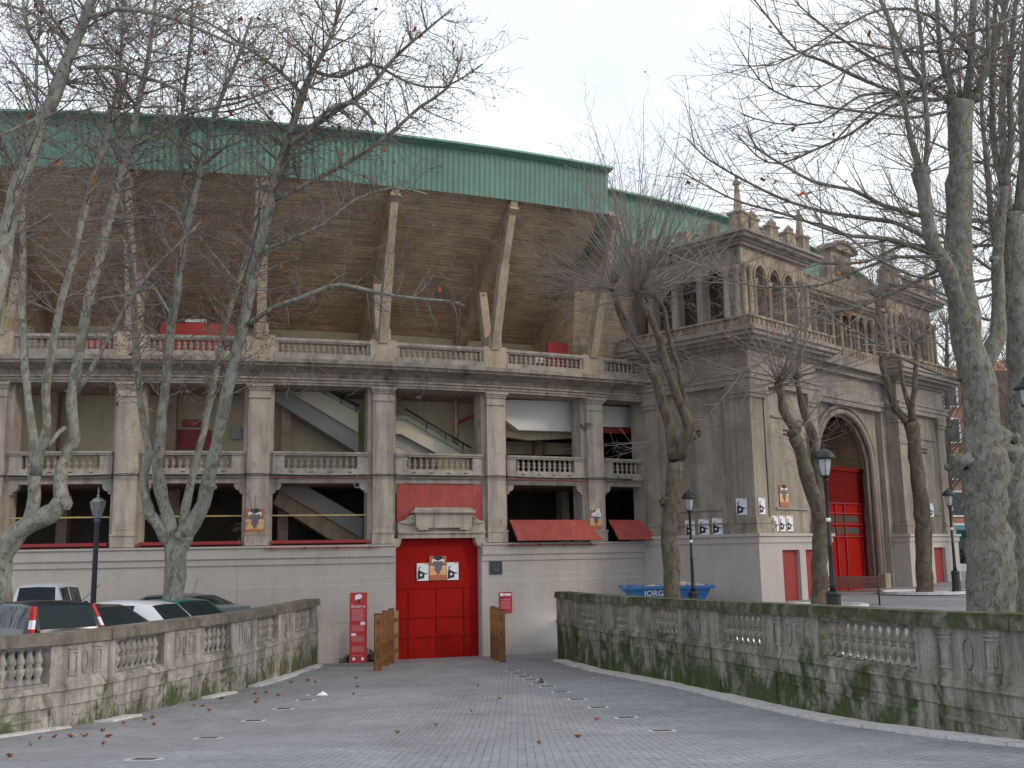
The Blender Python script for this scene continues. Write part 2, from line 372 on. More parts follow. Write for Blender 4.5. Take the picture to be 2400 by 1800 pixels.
# ground sheets
def rows(a, b, st):
    n = int((b-a)/st+.5); return [a+(b-a)*i/n for i in range(n+1)]
g = MB()
YS = [-60,-40,-20,-10]+rows(-5, 39, 1.0)
XO = [0,.6,1.5,3,5,8,12,18,30,60,120,400]
for side, P in ((-1, LW), (1, RW)):
    vs = []; 
    for y in YS:
        x0 = xw(P, y)+side*.2 if y > 3.5 else xw(P, 4)+side*.2
        for d in XO: x = x0+side*d; vs.append((x, y, ground(x, y, side)))
    k = len(XO); fs = [(i*k+j, i*k+j+1, (i+1)*k+j+1, (i+1)*k+j) for i in range(len(YS)-1) for j in range(k-1)]
    g.add(vs, fs, True)
XS = [-400,-120,-60,-30,-18,-12,-9,-6,-3,0,1.5,3,4.5,6,8,11,14,18,24,32,45,70,120,400]
YB = [39,40,42,45,48,52,58,66,80,110,160,260,500,900]
vs = [(x, y, (hR(x, y) if x > -3 else 0)+(.0 if x > -3 else 0)) for y in YB for x in XS]; k = len(XS)
g.add(vs, [(i*k+j, i*k+j+1, (i+1)*k+j+1, (i+1)*k+j) for i in range(len(YB)-1) for j in range(k-1)], True)
struct('ground', g, MT['plaza'])
r = MB(); vs = []; YY = [-60,-30,-12]+rows(-5, 39, .5); K = 14
for y in YY:
    a = xw(LW, max(y, 4))-.25; b = xw(RW, max(y, 4))+.25
    for j in range(K+1):
        x = a+(b-a)*j/K; vs.append((x, y, ramp_z(y)+.004))
r.add(vs, [(i*(K+1)+j, i*(K+1)+j+1, (i+1)*(K+1)+j+1, (i+1)*(K+1)+j) for i in range(len(YY)-1) for j in range(K)], True)
struct('ramp', r, MT['ramp'])
# ------------------------------------------------------------------ ramp walls with balustrades
def baluster_mb(h, r, n=10):
    P = [(.62,0),(.62,.05),(.5,.07),(.36,.12),(.34,.17),(.62,.30),(.72,.38),(.66,.46),(.40,.50),(.52,.51),(.52,.535),(.40,.55),(.66,.60),(.7,.66),(.56,.74),(.34,.86),(.34,.93),(.55,.95),(.55,1.0)]
    return MB().lathe([(a*r, z*h) for a, z in P], n)
def seg_box(mb, A, B, d0, d1, z0, z1, nrm):   # box along A-B, offsets d along nrm; z0/z1 = (zA, zB)
    ax, ay = A; bx_, by_ = B; nx, ny = nrm
    def p(q, d, z): return (q[0]+nx*d, q[1]+ny*d, z)
    mb.hexa([p(A, d0, z0[0]), p(B, d0, z0[1]), p(B, d1, z0[1]), p(A, d1, z0[0]), p(A, d0, z1[0]), p(B, d0, z1[1]), p(B, d1, z1[1]), p(A, d1, z1[0])])
def build_wall(name, label, P, Z, side, wallm, capm, seq):
    """seq: list of (y0, y1, kind) from near to far; normal points away from the ramp"""
    root = thing(name, label, 'ramp wall', (P[0][0], P[0][1], 0))
    body = MB(); relief = MB()
    bal = None; nb = 0
    for (y0, y1, kind) in seq:
        A = (xw(P, y0), y0); B = (xw(P, y1), y1)
        dx, dy = B[0]-A[0], B[1]-A[1]; L = math.hypot(dx, dy); tx, ty = dx/L, dy/L
        n = (ty, -tx) if side > 0 else (-ty, tx)
        zA, zB = lin(Z, y0), lin(Z, y1)
        def at_(f): return (A[0]+dx*f, A[1]+dy*f)
        def zz(f, o): return zA+(zB-zA)*f+o
        def sb(mb, f0, f1, d0, d1, o0, o1): seg_box(mb, at_(f0), at_(f1), d0, d1, (zz(f0, o0), zz(f1, o0)), (zz(f0, o1), zz(f1, o1)), n)
        # coping stones: each block its own part
        m = max(1, round(L/1.9)); e = .008/L
        for i in range(m):
            cp = MB(); j = rnd.uniform(-.004, .004)
            sb(cp, i/m+e, (i+1)/m-e, -.10+j, .42+j, -.20, -.045); sb(cp, i/m+e, (i+1)/m-e, -.075+j, .395+j, -.045, 0)
            if kind == 'P' : pass
            wobj('coping_stone', cp, capm, root)
        gy = [ramp_z(y0)-.3, ramp_z(y1)-.3]
        # lower wall: set back panel, plinth mouldings
        lo = [(at_(0), at_(1))]
        seg_box(body, at_(0), at_(1), .0, .35, (gy[0], gy[1]), (zA-1.26, zB-1.26), n)
        seg_box(body, at_(0), at_(1), -.035, .35, (zA-1.26, zB-1.26), (zA-1.0, zB-1.0), n)
        seg_box(body, at_(0), at_(1), -.075, .35, (zA-1.0, zB-1.0), (zA-.955, zB-.955), n)
        seg_box(body, at_(0), at_(1), -.05, .35, (zA-.955, zB-.955), (zA-.90, zB-.90), n)
        for f0, f1 in ((.0, .22/L), (1-.22/L, 1)):      # pilaster strips
            seg_box(body, at_(f0), at_(f1), -.03, -.0005, (lin([(y0,gy[0]),(y1,gy[1])], y0), gy[0]), (zz(f0,-1.27), zz(f1,-1.27)), n)
        if kind == 'R':
            sb(body, 0, 1, -.02, .32, -.90, -.20)
            # carved border: two rectangles and an oval between them
            w = min(.34, L*.19)
            cxs = (.5-.26, .5, .5+.26)
            for q, c in enumerate(cxs):
                h = w/L/2
                if q != 1:
                    for (a, b_, o0, o1) in ((c-h, c+h, -.76, -.73), (c-h, c+h, -.36, -.33), (c-h, c-h+.03/L, -.73, -.36), (c+h-.03/L, c+h, -.73, -.36)):
                        sb(relief, a, b_, -.045, -.0201, o0, o1)
                    sb(relief, c-h*1.2, c+h*1.2, -.05, -.0201, -.30, -.28)
                    sb(relief, c-h*.62, c+h*.62, -.034, -.0201, -.68, -.41)
                else:
                    ring = []
                    for i in range(17):
                        t = 2*pi*i/16; f = c+h*.62*cos(t); p = at_(f); ring.append((p[0]+n[0]*-.03, p[1]+n[1]*-.03, zz(f, -.545+.2*sin(t))))
                    relief.tube(ring, .018, 5, cap=False)
        elif kind == 'P':
            sb(body, 0, 1, -.04, .34, -.90, -.20)
        else:
            e1 = .26/L
            sb(body, 0, e1, -.02, .32, -.90, -.20); sb(body, 1-e1, 1, -.02, .32, -.90, -.20)
            sb(body, e1, 1-e1, .02, .30, -.90, -.86); sb(body, e1, 1-e1, .02, .30, -.25, -.20)
            cnt = max(2, int(round((L-.52)/(.205 if side < 0 else .265))))
            for i in range(cnt):
                f = e1+(1-2*e1)*(i+.5)/cnt; p = at_(f)
                if bal is None:
                    bal = obj('baluster', baluster_mb(.61, .118 if side < 0 else .125), wallm, root); o = bal
                else: o = bal.copy(); C.objects.link(o); o.parent = root
                o.location = (p[0]+n[0]*.16-P[0][0], p[1]+n[1]*.16-P[0][1], zz(f, -.86)); nb += 1
                o.rotation_euler = (0, 0, rnd.uniform(0, 3))
                o.scale = (rnd.uniform(.95, 1.05),)*2+(1,)
        if y0 > 12.5 and kind != 'P' and y1 < 33.6:     # the raised flat border on the lower wall
            o0 = -1.45
            if gy[0] < zz(0, -1.7): sb(relief, .34/L, 1-.34/L, -.022, -.0005, o0, o0+.05)
    wobj('wall_body', body, wallm, root); 
    if relief.v: wobj('relief_ornament', relief, wallm, root)
    return root
def y_at_u(P, Z, u):                                   # where along the wall line a joint stands
    best = None; y = P[0][1]
    while y < P[-1][1]:
        p = Vector((xw(P, y), y, lin(Z, y)))-EP; uu = 1200+FPX*p.dot(cR)/p.dot(cF)
        if best is None or abs(uu-u) < best[0]: best = (abs(uu-u), y)
        y += .02
    return best[1]
jl = [y_at_u(LW, ZL, u) for u in (145,253,400,463,553,595,658,685,738)]
seqL = [(4,5.6,'R'),(5.6,8.8,'B'),(8.8,10.5,'R'),(10.5,13.6,'B'),(13.6,15.2,'R'),(15.2,jl[0],'B')]
for (a, b, k) in zip(jl, jl[1:], 'RBRBRBRB'): seqL.append((a, b, k))
seqL.append((jl[-1], 33.55, 'P'))
build_wall('balustrade_wall', 'grey stone balustrade wall in front of the parked cars, along the left side of the ramp', LW, ZL, -1, MT['wallL'], MT['capL'], seqL)
jr = [y_at_u(RW, ZR, u) for u in (2377,2164,1900,1799,1672,1600,1518,1480,1425,1402,1345)]
seqR = [(4,6.2,'B'),(6.2,8,'R'),(8,jr[0],'B')]
for (a, b, k) in zip(jr, jr[1:], 'RBRBRBRBRB'): seqR.append((a, b, k))
seqR.append((jr[-1], 34.7, 'P'))
build_wall('balustrade_wall', 'moss covered stone balustrade wall curving up to the bench, along the right side of the ramp', RW, ZR, 1, MT['wallR'], MT['capR'], seqR)
for P, side, nm in ((LW, 1, 'left'), (RW, -1, 'right')):       # kerb strips at the foot of the walls
    k = MB(); y = 5.0
    while y < 33.4:
        L = 1.0*rnd.uniform(.8, 1.4); y1 = min(y+L, 33.6)
        if not (side == 1 and rnd.random() < .22):
            w = .30 if side == 1 else .44
            w += rnd.uniform(-.06, .06); z = .045+rnd.uniform(-.012, .012)
            A = (xw(P, y+.015), y+.015); B = (xw(P, y1-.015), y1-.015)
            seg_box(k, A, B, .03*0, side*w, (ramp_z(y)-.1,)*1+(ramp_z(y1)-.1,), (ramp_z(y)+z, ramp_z(y1)+z), (1, 0))
        y = y1
    struct('kerb', k, MT['kerb'])
# ------------------------------------------------------------------ covers, leaves, litter on the ramp
cv = []
def cover(u, v, rot, first=[None]):
    p = onramp(u, v); p2 = ramp_z(p.y+.1)-ramp_z(p.y-.1)
    if first[0] is None:
        t = thing('post_hole_cover', 'rusty iron cover', 'ground cover', group='post hole covers across the ramp')
        obj('lid', MB().box(-.15,.15,-.1,.1,.004,.012), MT['cover'], t)
        f = MB(); f.box(-.2,-.15,-.13,.13,.002,.010); f.box(.15,.2,-.13,.13,.002,.010); f.box(-.15,.15,-.13,-.1,.002,.010); f.box(-.15,.15,.1,.13,.002,.010)
        obj('frame', f, MT['kerb'], t); first[0] = t; o = t
    else: o = copy_tree(first[0])
    o.location = p; o.rotation_euler = (math.atan(p2/.2), 0, rot); cv.append((o, u)); return o
right = [(1552,1714),(1468,1683),(1402,1659),(1353,1640),(1314,1623),(1283,1610),(1262,1602),(1243,1594),(1228,1587),(1214,1580),(1201,1572)]
for i, (u, v) in enumerate(right):
    o = cover(u, v, .12)
    o['label'] = 'iron post-hole cover set in the pavers, '+['nearest the camera in the right-hand row','second in the right-hand row counted from the camera','third in the right-hand row counted from the camera','fourth in the right-hand row counted from the camera','fifth in the right-hand row counted from the camera','in the right-hand row, just before the brown litter','in the right-hand row, just beyond the brown litter','fourth from the far end of the right-hand row','third from the far end of the right-hand row','second from the far end of the right-hand row','farthest of the right-hand row, by the fence posts'][i]
left = [(338,1781),(488,1731),(594,1690),(664,1662),(716,1642),(742,1630)]
for i, (u, v) in enumerate(left):
    o = cover(u, v, -.1)
    o['label'] = 'iron post-hole cover set in the pavers, '+['nearest the camera in the left-hand row','second in the left-hand row counted from the camera','third in the left-hand row counted from the camera','just before the white scrap of paper','just beyond the white scrap of paper','farthest of the left-hand row, towards the red totem'][i]
def leaf_mb(s):
    m = MB(); pts = [(0,0,0)]; n = 10
    for i in range(n):
        t = 2*pi*i/n; rr = s*(1 if i % 2 == 0 else .5)*rnd.uniform(.8, 1.1); pts.append((rr*cos(t), rr*sin(t), .012+rnd.uniform(0, .05)))
    m.add(pts, [(0, 1+i, 1+(i+1) % n) for i in range(n)]); return m
leafs = [(22,1777),(72,1750),(92,1735),(127,1731),(165,1730),(197,1728),(240,1716),(254,1729),(242,1748),(289,1698),(337,1690),(357,1684),(360,1702),(455,1657),(474,1657),(490,1668),(520,1640),(597,1628),(600,1648),(605,1640),(624,1626),(652,1632),(682,1602),(720,1597),(740,1601),(834,1592),(837,1611),(828,1629),(1104,1670),(1022,1703),(1355,1731),(1264,1745),(1400,1688),(931,1721),(1120,1610),(1170,1640)]
L0 = None
wh = lambda u, v: 'beside the left kerb' if u < 400 else ('near the red totem' if 660 < u < 850 and v < 1640 else ('below the left wall' if u < 700 else 'in the open middle of the ramp'))
for u, v in leafs:
    p = onramp(u, v); o = obj('fallen_leaf', leaf_mb(rnd.uniform(.035, .08)), MT['leaf'])
    o.location = p+Vector((0, 0, .008)); o.rotation_euler = (0, 0, rnd.uniform(0, 6))
    w_ = {'beside the left kerb': ('curled orange-brown leaf lying on the pavers beside the left kerb', 'fallen leaves beside the left kerb'), 'near the red totem': ('small dry leaf lying on the pavers near the red totem', 'fallen leaves near the totem'),
          'below the left wall': ('dry brown leaf lying on the pavers below the left wall', 'fallen leaves below the left wall')}.get(wh(u, v), ('lone dry leaf lying out on the grey pavers of the ramp', 'fallen leaves in the middle of the ramp'))
    tag(o, w_[0], 'leaf', w_[1])
p = onramp(754, 1631); m = MB(); m.add([(-.13,-.04,.01),(.0,-.08,.02),(.14,-.03,.01),(.12,.07,.03),(.02,.03,.10),(-.11,.08,.02)], [(0,1,4,5),(1,2,3,4)])
o = obj('paper_scrap', m, MT['paper']); o.location = p; tag(o, 'crumpled white scrap of paper on the grey pavers', 'litter')
p = onramp(1268, 1602); m = MB(); m.box(-.07,.07,-.05,.05,0,.06); m.box(-.03,.05,-.03,.04,.06,.12); o = obj('litter_lump', m, MT['timber']); o.location = p; tag(o, 'small brown lump of litter on a post-hole cover', 'litter')
# ------------------------------------------------------------------ the bullring
BR = thing('bullring', 'round concrete bullring with arcades, overhanging stand and green sheet fascia', 'bullring', (CX+RR*sin(radians(17)), CY-RR*cos(radians(17)), 0))
P0, P1 = -12.2, 34.6
dl = phi_of(atR(925, 1400, 45.05)); dr = phi_of(atR(1130, 1400, 45.05))
dz = .62                                                        # door head
# plinth wall with stepped mouldings, left and right of the gate
w = MB()
prof = [(44.2,-3.9),(45.05,-3.9),(45.05,-.17),(45.10,-.17),(45.10,.04),(45.16,.04),(45.16,.34),(45.22,.37),(45.22,.43),(44.2,.45)]
w.sweep(prof, P0, dl, 40); w.sweep(prof, dr, P1, 28)
pw_ = wobj('plinth_wall', w, MT['wall'], BR)
L_ = WPOS[BR.name]
for z_, a_, b_ in ((-.62, 16.3, dl-.02), (-.86, 12.5, dl-.02), (-.62, dr+.4, 33), (-.86, dr+.4, 33), (-2.1, 16.8, dl-.02)):
    s_ = MB(); s_.rbox(a_, b_, 45.0, 45.056, z_, z_+.014, 24); s_.v = [(x-L_[0], y-L_[1], z-L_[2]) for x, y, z in s_.v]; obj('shutter_joint', s_, MT['kerb'] if z_ > -1 else MT['rib'], pw_)
for a_ in (13.1, 28.2):
    s_ = MB(); s_.rbox(a_, a_+.018, 45.0, 45.054, -3.6, -.2, 1); s_.v = [(x-L_[0], y-L_[1], z-L_[2]) for x, y, z in s_.v]; obj('wall_joint', s_, MT['rib'], pw_)
# gate surround: thin jambs and lintel
j = MB(); j.rbox(dr-.02, dr+.38, 44.3, 45.0, -3.9, dz); j.rbox(dl-.0, dl+.06, 44.3, 45.0, -3.9, dz)
wobj('door_jamb', j, MT['wall'], BR)
a0, a1 = PP(3)+.66, PP(4)-.62
lt = MB()
lt.rbox(a0, a1, 44.3, 45.08, dz, dz+.16); lt.rbox(a0, a1, 44.3, 45.16, dz+.16, dz+.22); lt.rbox(a0, a1, 44.3, 45.05, dz+.22, dz+.52)
for s, q in ((1, dl), (-1, dr)):                                 # corner consoles under the lintel
    pts = [(0,0),(0,-.42),(.06,-.40),(.10,-.30),(.20,-.26),(.26,-.14),(.28,0)]
    R1 = 45.07; k = []
    for (x, z) in pts: k.append(rp(q+s*math.degrees((x-.05)/45), R1, dz+z))
    a = radians(q); lt.prism(k, (-sin(a)*.3, cos(a)*.3, 0))
wobj('door_lintel', lt, MT['pier'], BR)
# tablet with scrolls above the gate
tb = MB(); mid = (a0+a1)/2; dd = lambda m: math.degrees(m/45)
tb.rbox(mid-dd(.98), mid+dd(.98), 44.4, 45.28, dz+.34, dz+.84); tb.rbox(mid-dd(1.08), mid+dd(1.08), 44.4, 45.42, dz+.84, dz+.92)
tb.hexa([rp(mid-dd(1.08), 45.42, dz+.921), rp(mid+dd(1.08), 45.42, dz+.921), rp(mid+dd(.9), 44.8, dz+.921), rp(mid-dd(.9), 44.8, dz+.921), rp(mid-dd(.98), 45.15, dz+1.02), rp(mid+dd(.98), 45.15, dz+1.02), rp(mid+dd(.9), 44.8, dz+1.04), rp(mid-dd(.9), 44.8, dz+1.04)])
tb.rbox(mid-dd(.90), mid-dd(.55), 44.9, 45.27, dz+.27, dz+.34); tb.rbox(mid+dd(.55), mid+dd(.90), 44.9, 45.27, dz+.27, dz+.34)
for s in (-1, 1):
    k = [rp(mid+s*dd(x), 45.12, dz+z) for x, z in ((.98,.45),(.98,.76),(1.05,.79),(1.14,.74),(1.24,.64),(1.36,.58),(1.50,.57),(1.50,.52),(1.0,.45))]
    a = radians(mid); tb.prism(k, (-sin(a)*.35, cos(a)*.35, 0))
    ck = [rp(mid+s*dd(1.09+.08*cos(t)), 45.17, dz+.62+.08*sin(t)) for t in [i*pi/5 for i in range(11)]]; tb.tube(ck, .025, 5, cap=False)
wobj('tablet_ornament', tb, MT['pier'], BR)
rb = MB(); rb.rbox(a0, a1, 44.7, 44.85, dz+.52, 2.45, 4); wobj('red_infill_board', rb, MT['redfade'], BR)
# the red gate
dg = thing('tmp', None, None); bpy.data.objects.remove(dg)
gt = MB(); gt.rbox(dl+.06, dr-.02, 44.62, 44.70, -3.5, dz, 4); gate = wobj('red_gate', gt, MT['red'], BR)
rl = MB(); 
def zr_(v): return (1301-v)/FPX*35.0
for z in (-1.02,-1.98,-2.62,-3.42):
    rl.rbox(dl+.08, dr-.04, 44.70, 44.735, z-.03, z+.03, 3)
md = (dl+dr)/2
for q, z0, z1 in ((md,-3.42,-.99),(dl+.08,-3.42,dz),(dr-.1,-3.42,dz),(md-1.25,-3.42,-1.02),(md+1.25,-3.42,-1.02)): 
    rl.rbox(q, q+.035, 44.70, 44.73, z0, z1, 1)
rl.box(0,0,0,0,0,0) if False else None
o = obj('gate_frame', MB().add([(x-WPOS[BR.name][0], y-WPOS[BR.name][1], z-WPOS[BR.name][2]) for x, y, z in rl.v], rl.f), MT['red'], gate)
# piers
def pier(k, cut=None):
    p = PP(k); m = MB(); hw = dd(.34)
    top = 5.25
    m.rbox(p-dd(.48), p+dd(.48), 44.15, 44.80, .45, 5.70, 1)      # backing strip
    m.rbox(p-dd(.37), p+dd(.37), 44.8, 45.10, .45, .80, 1); m.rbox(p-dd(.39), p+dd(.39), 44.8, 45.13, .80, .86, 1)
    m.rbox(p-hw, p+hw, 44.8, 45.04, .86, top, 1)
    m.rbox(p-dd(.27), p+dd(.27), 45.04, 45.055, 1.0, 5.1, 1)
    m.rbox(p-dd(.37), p+dd(.37), 44.8, 45.09, top, top+.05, 1); m.rbox(p-hw, p+hw, 44.8, 45.05, top+.05, top+.26, 1)
    m.rbox(p-dd(.37), p+dd(.37), 44.8, 45.10, top+.26, top+.32, 1); m.rbox(p-dd(.40), p+dd(.40), 44.8, 45.14, top+.32, top+.38, 1); m.rbox(p-dd(.43), p+dd(.43), 44.8, 45.19, top+.38, 5.70, 1)
    return wobj('pier', m, MT['pier'], BR)
KS = range(-2, 7)
for k in KS: pier(k)
# entablature and cornice
e = MB()
e.sweep([(44.2,5.70),(45.10,5.70),(45.10,5.77),(45.15,5.78),(45.15,5.85),(45.22,5.88),(45.22,5.93),(45.0,5.95),(45.0,6.12),(45.08,6.16),(45.2,6.22),(45.55,6.27),(45.55,6.33),(45.66,6.36),(45.68,6.49),(45.2,6.56),(44.2,6.56)], P0, P1, 60)
wobj('cornice', e, MT['cornice'], BR)
def zb(px): return px
BAL = {}
cntb = [0]; many = MB()
def balus_row(name, par, pa, pb, R, z, h, r, n, m):
    for i in range(n):
        ph = pa+(pb-pa)*(i+.5)/n; q = rp(ph, R, z)
        if cntb[0] >= 100:
            b = baluster_mb(h, r, 8); many.add([(x+q[0], y+q[1], zz+q[2]) for x, y, zz in b.v], b.f, True); continue
        key = (h, r)
        if key not in BAL: BAL[key] = obj('baluster', baluster_mb(h, r, 8), m, par); o = BAL[key]
        else: o = BAL[key].copy(); C.objects.link(o); o.parent = par
        L = WPOS[BR.name]; o.location = (q[0]-L[0], q[1]-L[1], q[2]-L[2]); cntb[0] += 1
for k in range(-2, 6):                                            # arcade bays
    a, b = PP(k)+dd(.46), PP(k+1)-dd(.46)
    # balustrade of the first gallery
    m = MB()
    m.rbox(a, b, 44.55, 44.92, 3.38, 3.44, 3); m.rbox(a, b, 44.52, 44.96, 3.44, 3.50, 3)
    m.rbox(a, b, 44.55, 44.88, 2.80, 2.95, 3); m.rbox(a, b, 44.4, 45.0, 2.72, 2.80, 3); m.rbox(a, b, 44.4, 44.95, 2.66, 2.72, 3)
    m.rbox(a, b, 44.4, 44.84, 2.47, 2.66, 3)
    m.rbox(a, a+dd(.38), 44.57, 44.87, 2.95, 3.38, 1); m.rbox(b-dd(.38), b, 44.57, 44.87, 2.95, 3.38, 1)
    for s, q in ((1, a), (-1, b)):                                # stepped corner brackets below the beam
        kk = [rp(q+s*dd(x), 44.82, 2.47+z) for x, z in ((0,0),(0,-.34),(.10,-.33),(.12,-.24),(.2,-.22),(.28,-.13),(.30,0))]
        an = radians(q); m.prism(kk, (-sin(an)*.25, cos(an)*.25, 0))
    for f in (.15, .38, .62, .85):                                # scupper holes read as dark slots
        pass
    g1 = wobj('gallery_balustrade', m, MT['balus'], BR)
    if 0 <= k <= 5: balus_row('l', g1, a+dd(.40), b-dd(.40), 44.72, 2.95, .43, .105, 11, MT['balus'])
    sc = MB()
    L = WPOS[BR.name]
    for f in (.2, .4, .6, .8):
        sc = MB(); q = a+(b-a)*f; sc.rbox(q-dd(.07), q+dd(.07), 44.86, 44.885, 2.815, 2.85, 1); sc.v = [(x-L[0], y-L[1], z-L[2]) for x, y, z in sc.v]; obj('drain_slot', sc, MT['dark'], g1)
    # red sill box / shutters of the ground openings
    if k <= 2:
        s = MB(); s.rbox(a+dd(.02), b-dd(.02), 44.75, 45.12, .50, .60, 3); wobj('red_sill_roll', s, MT['redtrim'], BR)
        s = MB(); s.rbox(a+dd(.02), b-dd(.02), 44.2, 44.75, .45, .58, 3); wobj('sill_board', s, MT['redfade'], BR)
    if k == 2:
        s = MB(); s.rbox(a-dd(.2), b+dd(.3), 45.24, 45.27, .33, .36, 3); s.rbox(a-dd(.1), b+dd(.2), 44.98, 45.01, 2.62, 2.65, 3)
        for f in (0,.33,.66,1): q = a+(b-a)*f; s.rbox(q-dd(.03), q+dd(.03), 45.2, 45.29, .31, .38, 1)
        wobj('red_pipe', s, MT['redtrim'], BR)
    if k == 4:
        s = MB(); s.rbox(a-dd(.2), b+dd(.3), 45.24, 45.27, .33, .36, 3); s.rbox(a-dd(.1), b+dd(.2), 44.98, 45.01, 2.62, 2.65, 3)
        for f in (0,.33,.66,1): q = a+(b-a)*f; s.rbox(q-dd(.03), q+dd(.03), 45.2, 45.29, .31, .38, 1)
        wobj('red_pipe', s, MT['redtrim'], BR)
    if k in (4, 5):                                               # propped-out red shutter boards
        s = MB(); bb = b if k == 4 else 31.9
        s.hexa([rp(a+dd(.05), 45.62, .50), rp(bb+dd(.28), 45.62, .50), rp(bb+dd(.28), 45.58, .48), rp(a+dd(.05), 45.58, .48), rp(a-dd(.02), 45.10, 1.22), rp(bb-dd(.12), 45.10, 1.22), rp(bb-dd(.12), 45.06, 1.20), rp(a-dd(.02), 45.06, 1.20)])
        wobj('shutter_board', s, MT['redfade'], BR)
    if k <= 2:                                                    # barrier tape across the opening
        t = MB(); t.rbox(a, b, 44.60, 44.605, 1.40, 1.445, 4); wobj('barrier_tape', t, MT['tape1'], BR)
    # upper balustrade on the cornice
    c, d = PP(k)+dd(.45), PP(k+1)-dd(.45)
    if PP(k+1) > 34: d = 32.6
    m = MB(); m.rbox(c, d, 44.75, 45.10, 6.56, 6.78, 3); m.rbox(c, d, 44.78, 45.02, 7.15, 7.20, 3); m.rbox(c, d, 44.74, 45.06, 7.20, 7.30, 3)
    m.rbox(c, c+dd(.12), 44.8, 45.0, 6.78, 7.15, 1); m.rbox(d-dd(.12), d, 44.8, 45.0, 6.78, 7.15, 1)
    g2 = wobj('upper_balustrade', m, MT['balus'], BR)
    if 0 <= k <= 5: balus_row('u', g2, c+dd(.14), d-dd(.14), 44.90, 6.78, .37, .10, 15 if k < 5 else 9, MT['balus'])
if many.v: tag(wobj('baluster', many, MT['balus'], BR), kind='stuff')
# inclined struts, braces, ribs, soffit of the stand
def beam(mb, ph, ra, za, rb_, zb_, wt, dp, taper=1.0):            # a raking beam in the radial plane
    h = wt/2; dx, dz_ = rb_-ra, zb_-za; L = math.hypot(dx, dz_); nx, nz = -dz_/L, dx/L
    pts = []
    for (r_, z_, t) in ((ra, za, 1), (rb_, zb_, taper)):
        for s1, s2 in ((-1,-1),(1,-1),(1,1),(-1,1)):
            rr = r_+nx*dp/2*s2*t; z = z_+nz*dp/2*s2*t; pts.append(rp(ph+math.degrees(h*s1*t/rr), rr, z))
    mb.hexa(pts)
SL = 28.8
for k in range(-2, 6):
    p = PP(k)
    m = MB(); m.rbox(p-dd(.45), p+dd(.45), 44.55, 45.06, 6.56, 7.36, 1); m.rbox(p-dd(.24), p+dd(.24), 44.6, 45.10, 7.36, 7.75, 1)
    beam(m, p, 44.95, 7.3, 45.95, 10.2, .31, .34); beam(m, p, 45.98, 10.2, 46.85, 12.25, .25, .28)
    wobj('inclined_strut', m, MT['strut'], BR)
    m = MB(); beam(m, p, 44.45, 7.1, 43.75, 10.0, .30, .34); wobj('brace', m, MT['strut'], BR)
    m = MB(); beam(m, p, 41.3, 8.05, 46.75, 12.2, .34, .8); wobj('stand_rib', m, MT['rib'], BR)
s = MB(); s.sweep([(41.2,8.35),(47.0,12.42),(47.0,12.62),(41.2,8.55)], P0, SL, 60); wobj('stand_soffit', s, MT['soffit'], BR)
s = MB(); s.rbox(P0, 40, 41.0, 41.25, 6.5, 8.6, 60); wobj('balcony_back_wall', s, MT['cream'], BR)
s = MB(); s.sweep([(40.2,11.8),(44.7,11.8),(44.7,11.0),(44.2,6.5),(40.2,6.5)], SL+.05, 48, 20); wobj('rear_stand_wall', s, MT['soffit'], BR)
s = MB(); s.rbox(P0, 33.4, 40.9, 44.75, 6.30, 6.52, 60); wobj('balcony_floor', s, MT['rib'], BR)
# corrugated green fascia
def corr(p0, p1, R0, z0, R1, z1, pitch=.19, amp=.028):
    n = int(radians(p1-p0)*R0/pitch)*4; vs = []
    pat = (0, 1, 1, 0)
    for i in range(n+1):
        ph = p0+(p1-p0)*i/n; o = amp*pat[i % 4]
        vs += [rp(ph, R0+o, z0), rp(ph, R1+o, z1)]
    return MB().add(vs, [(2*i, 2*i+2, 2*i+3, 2*i+1) for i in range(n)])
fz0, fz1 = 12.17, 13.68
wobj('green_fascia', corr(P0, SL, 47.0, fz0, 47.12, fz1), MT['green'], BR, recalc=False)
s = MB(); s.sweep([(46.9,fz1),(47.45,fz1+.10),(47.45,fz1+.17),(42.0,fz1+.75),(42.0,fz1+.6)], P0, SL+.05, 60); wobj('roof_edge', s, MT['greenlid'], BR)
s = MB(); s.add([rp(SL,47.0,fz0), rp(SL,44.6,10.4), rp(SL,44.6,13.9), rp(SL,47.12,fz1+.1)], [(0,1,2,3)]); wobj('fascia_end_panel', s, MT['green'], BR, recalc=False)
wobj('set_back_green_wall', corr(SL+.02, 82, 44.75, 10.7, 44.8, 13.95, .26), MT['green'], BR, recalc=False)
s = MB(); s.sweep([(44.6,13.95),(45.15,13.98),(45.15,14.06),(41,14.6),(41,14.4)], SL+.02, 82, 40); wobj('set_back_roof_edge', s, MT['greenlid'], BR)
# red doors on the balcony back wall
def wallpatch(u0, u1, v0, v1, R, th, m, name, n=2):
    a = atR(u0, v1, R); b = atR(u1, v1, R); z0 = a.z-EYE; z1 = atR(u0, v0, R).z-EYE
    s = MB(); s.rbox(phi_of(a), phi_of(b), R-.1, R+th, z0, z1, n); return wobj(name, s, m, BR)
wallpatch(375, 545, 757, 824, 43.7, .05, MT['redb'], 'balcony_door')
wallpatch(434, 484, 748, 755, 43.7, .04, MT['white'], 'balcony_sign')
wallpatch(207, 280, 784, 820, 43.9, .05, MT['redb'], 'balcony_door')
wallpatch(1284, 1352, 802, 864, 43.9, .05, MT['redb'], 'balcony_door')
wallpatch(1252, 1278, 836, 850, 43.9, .03, MT['white'], 'notice')
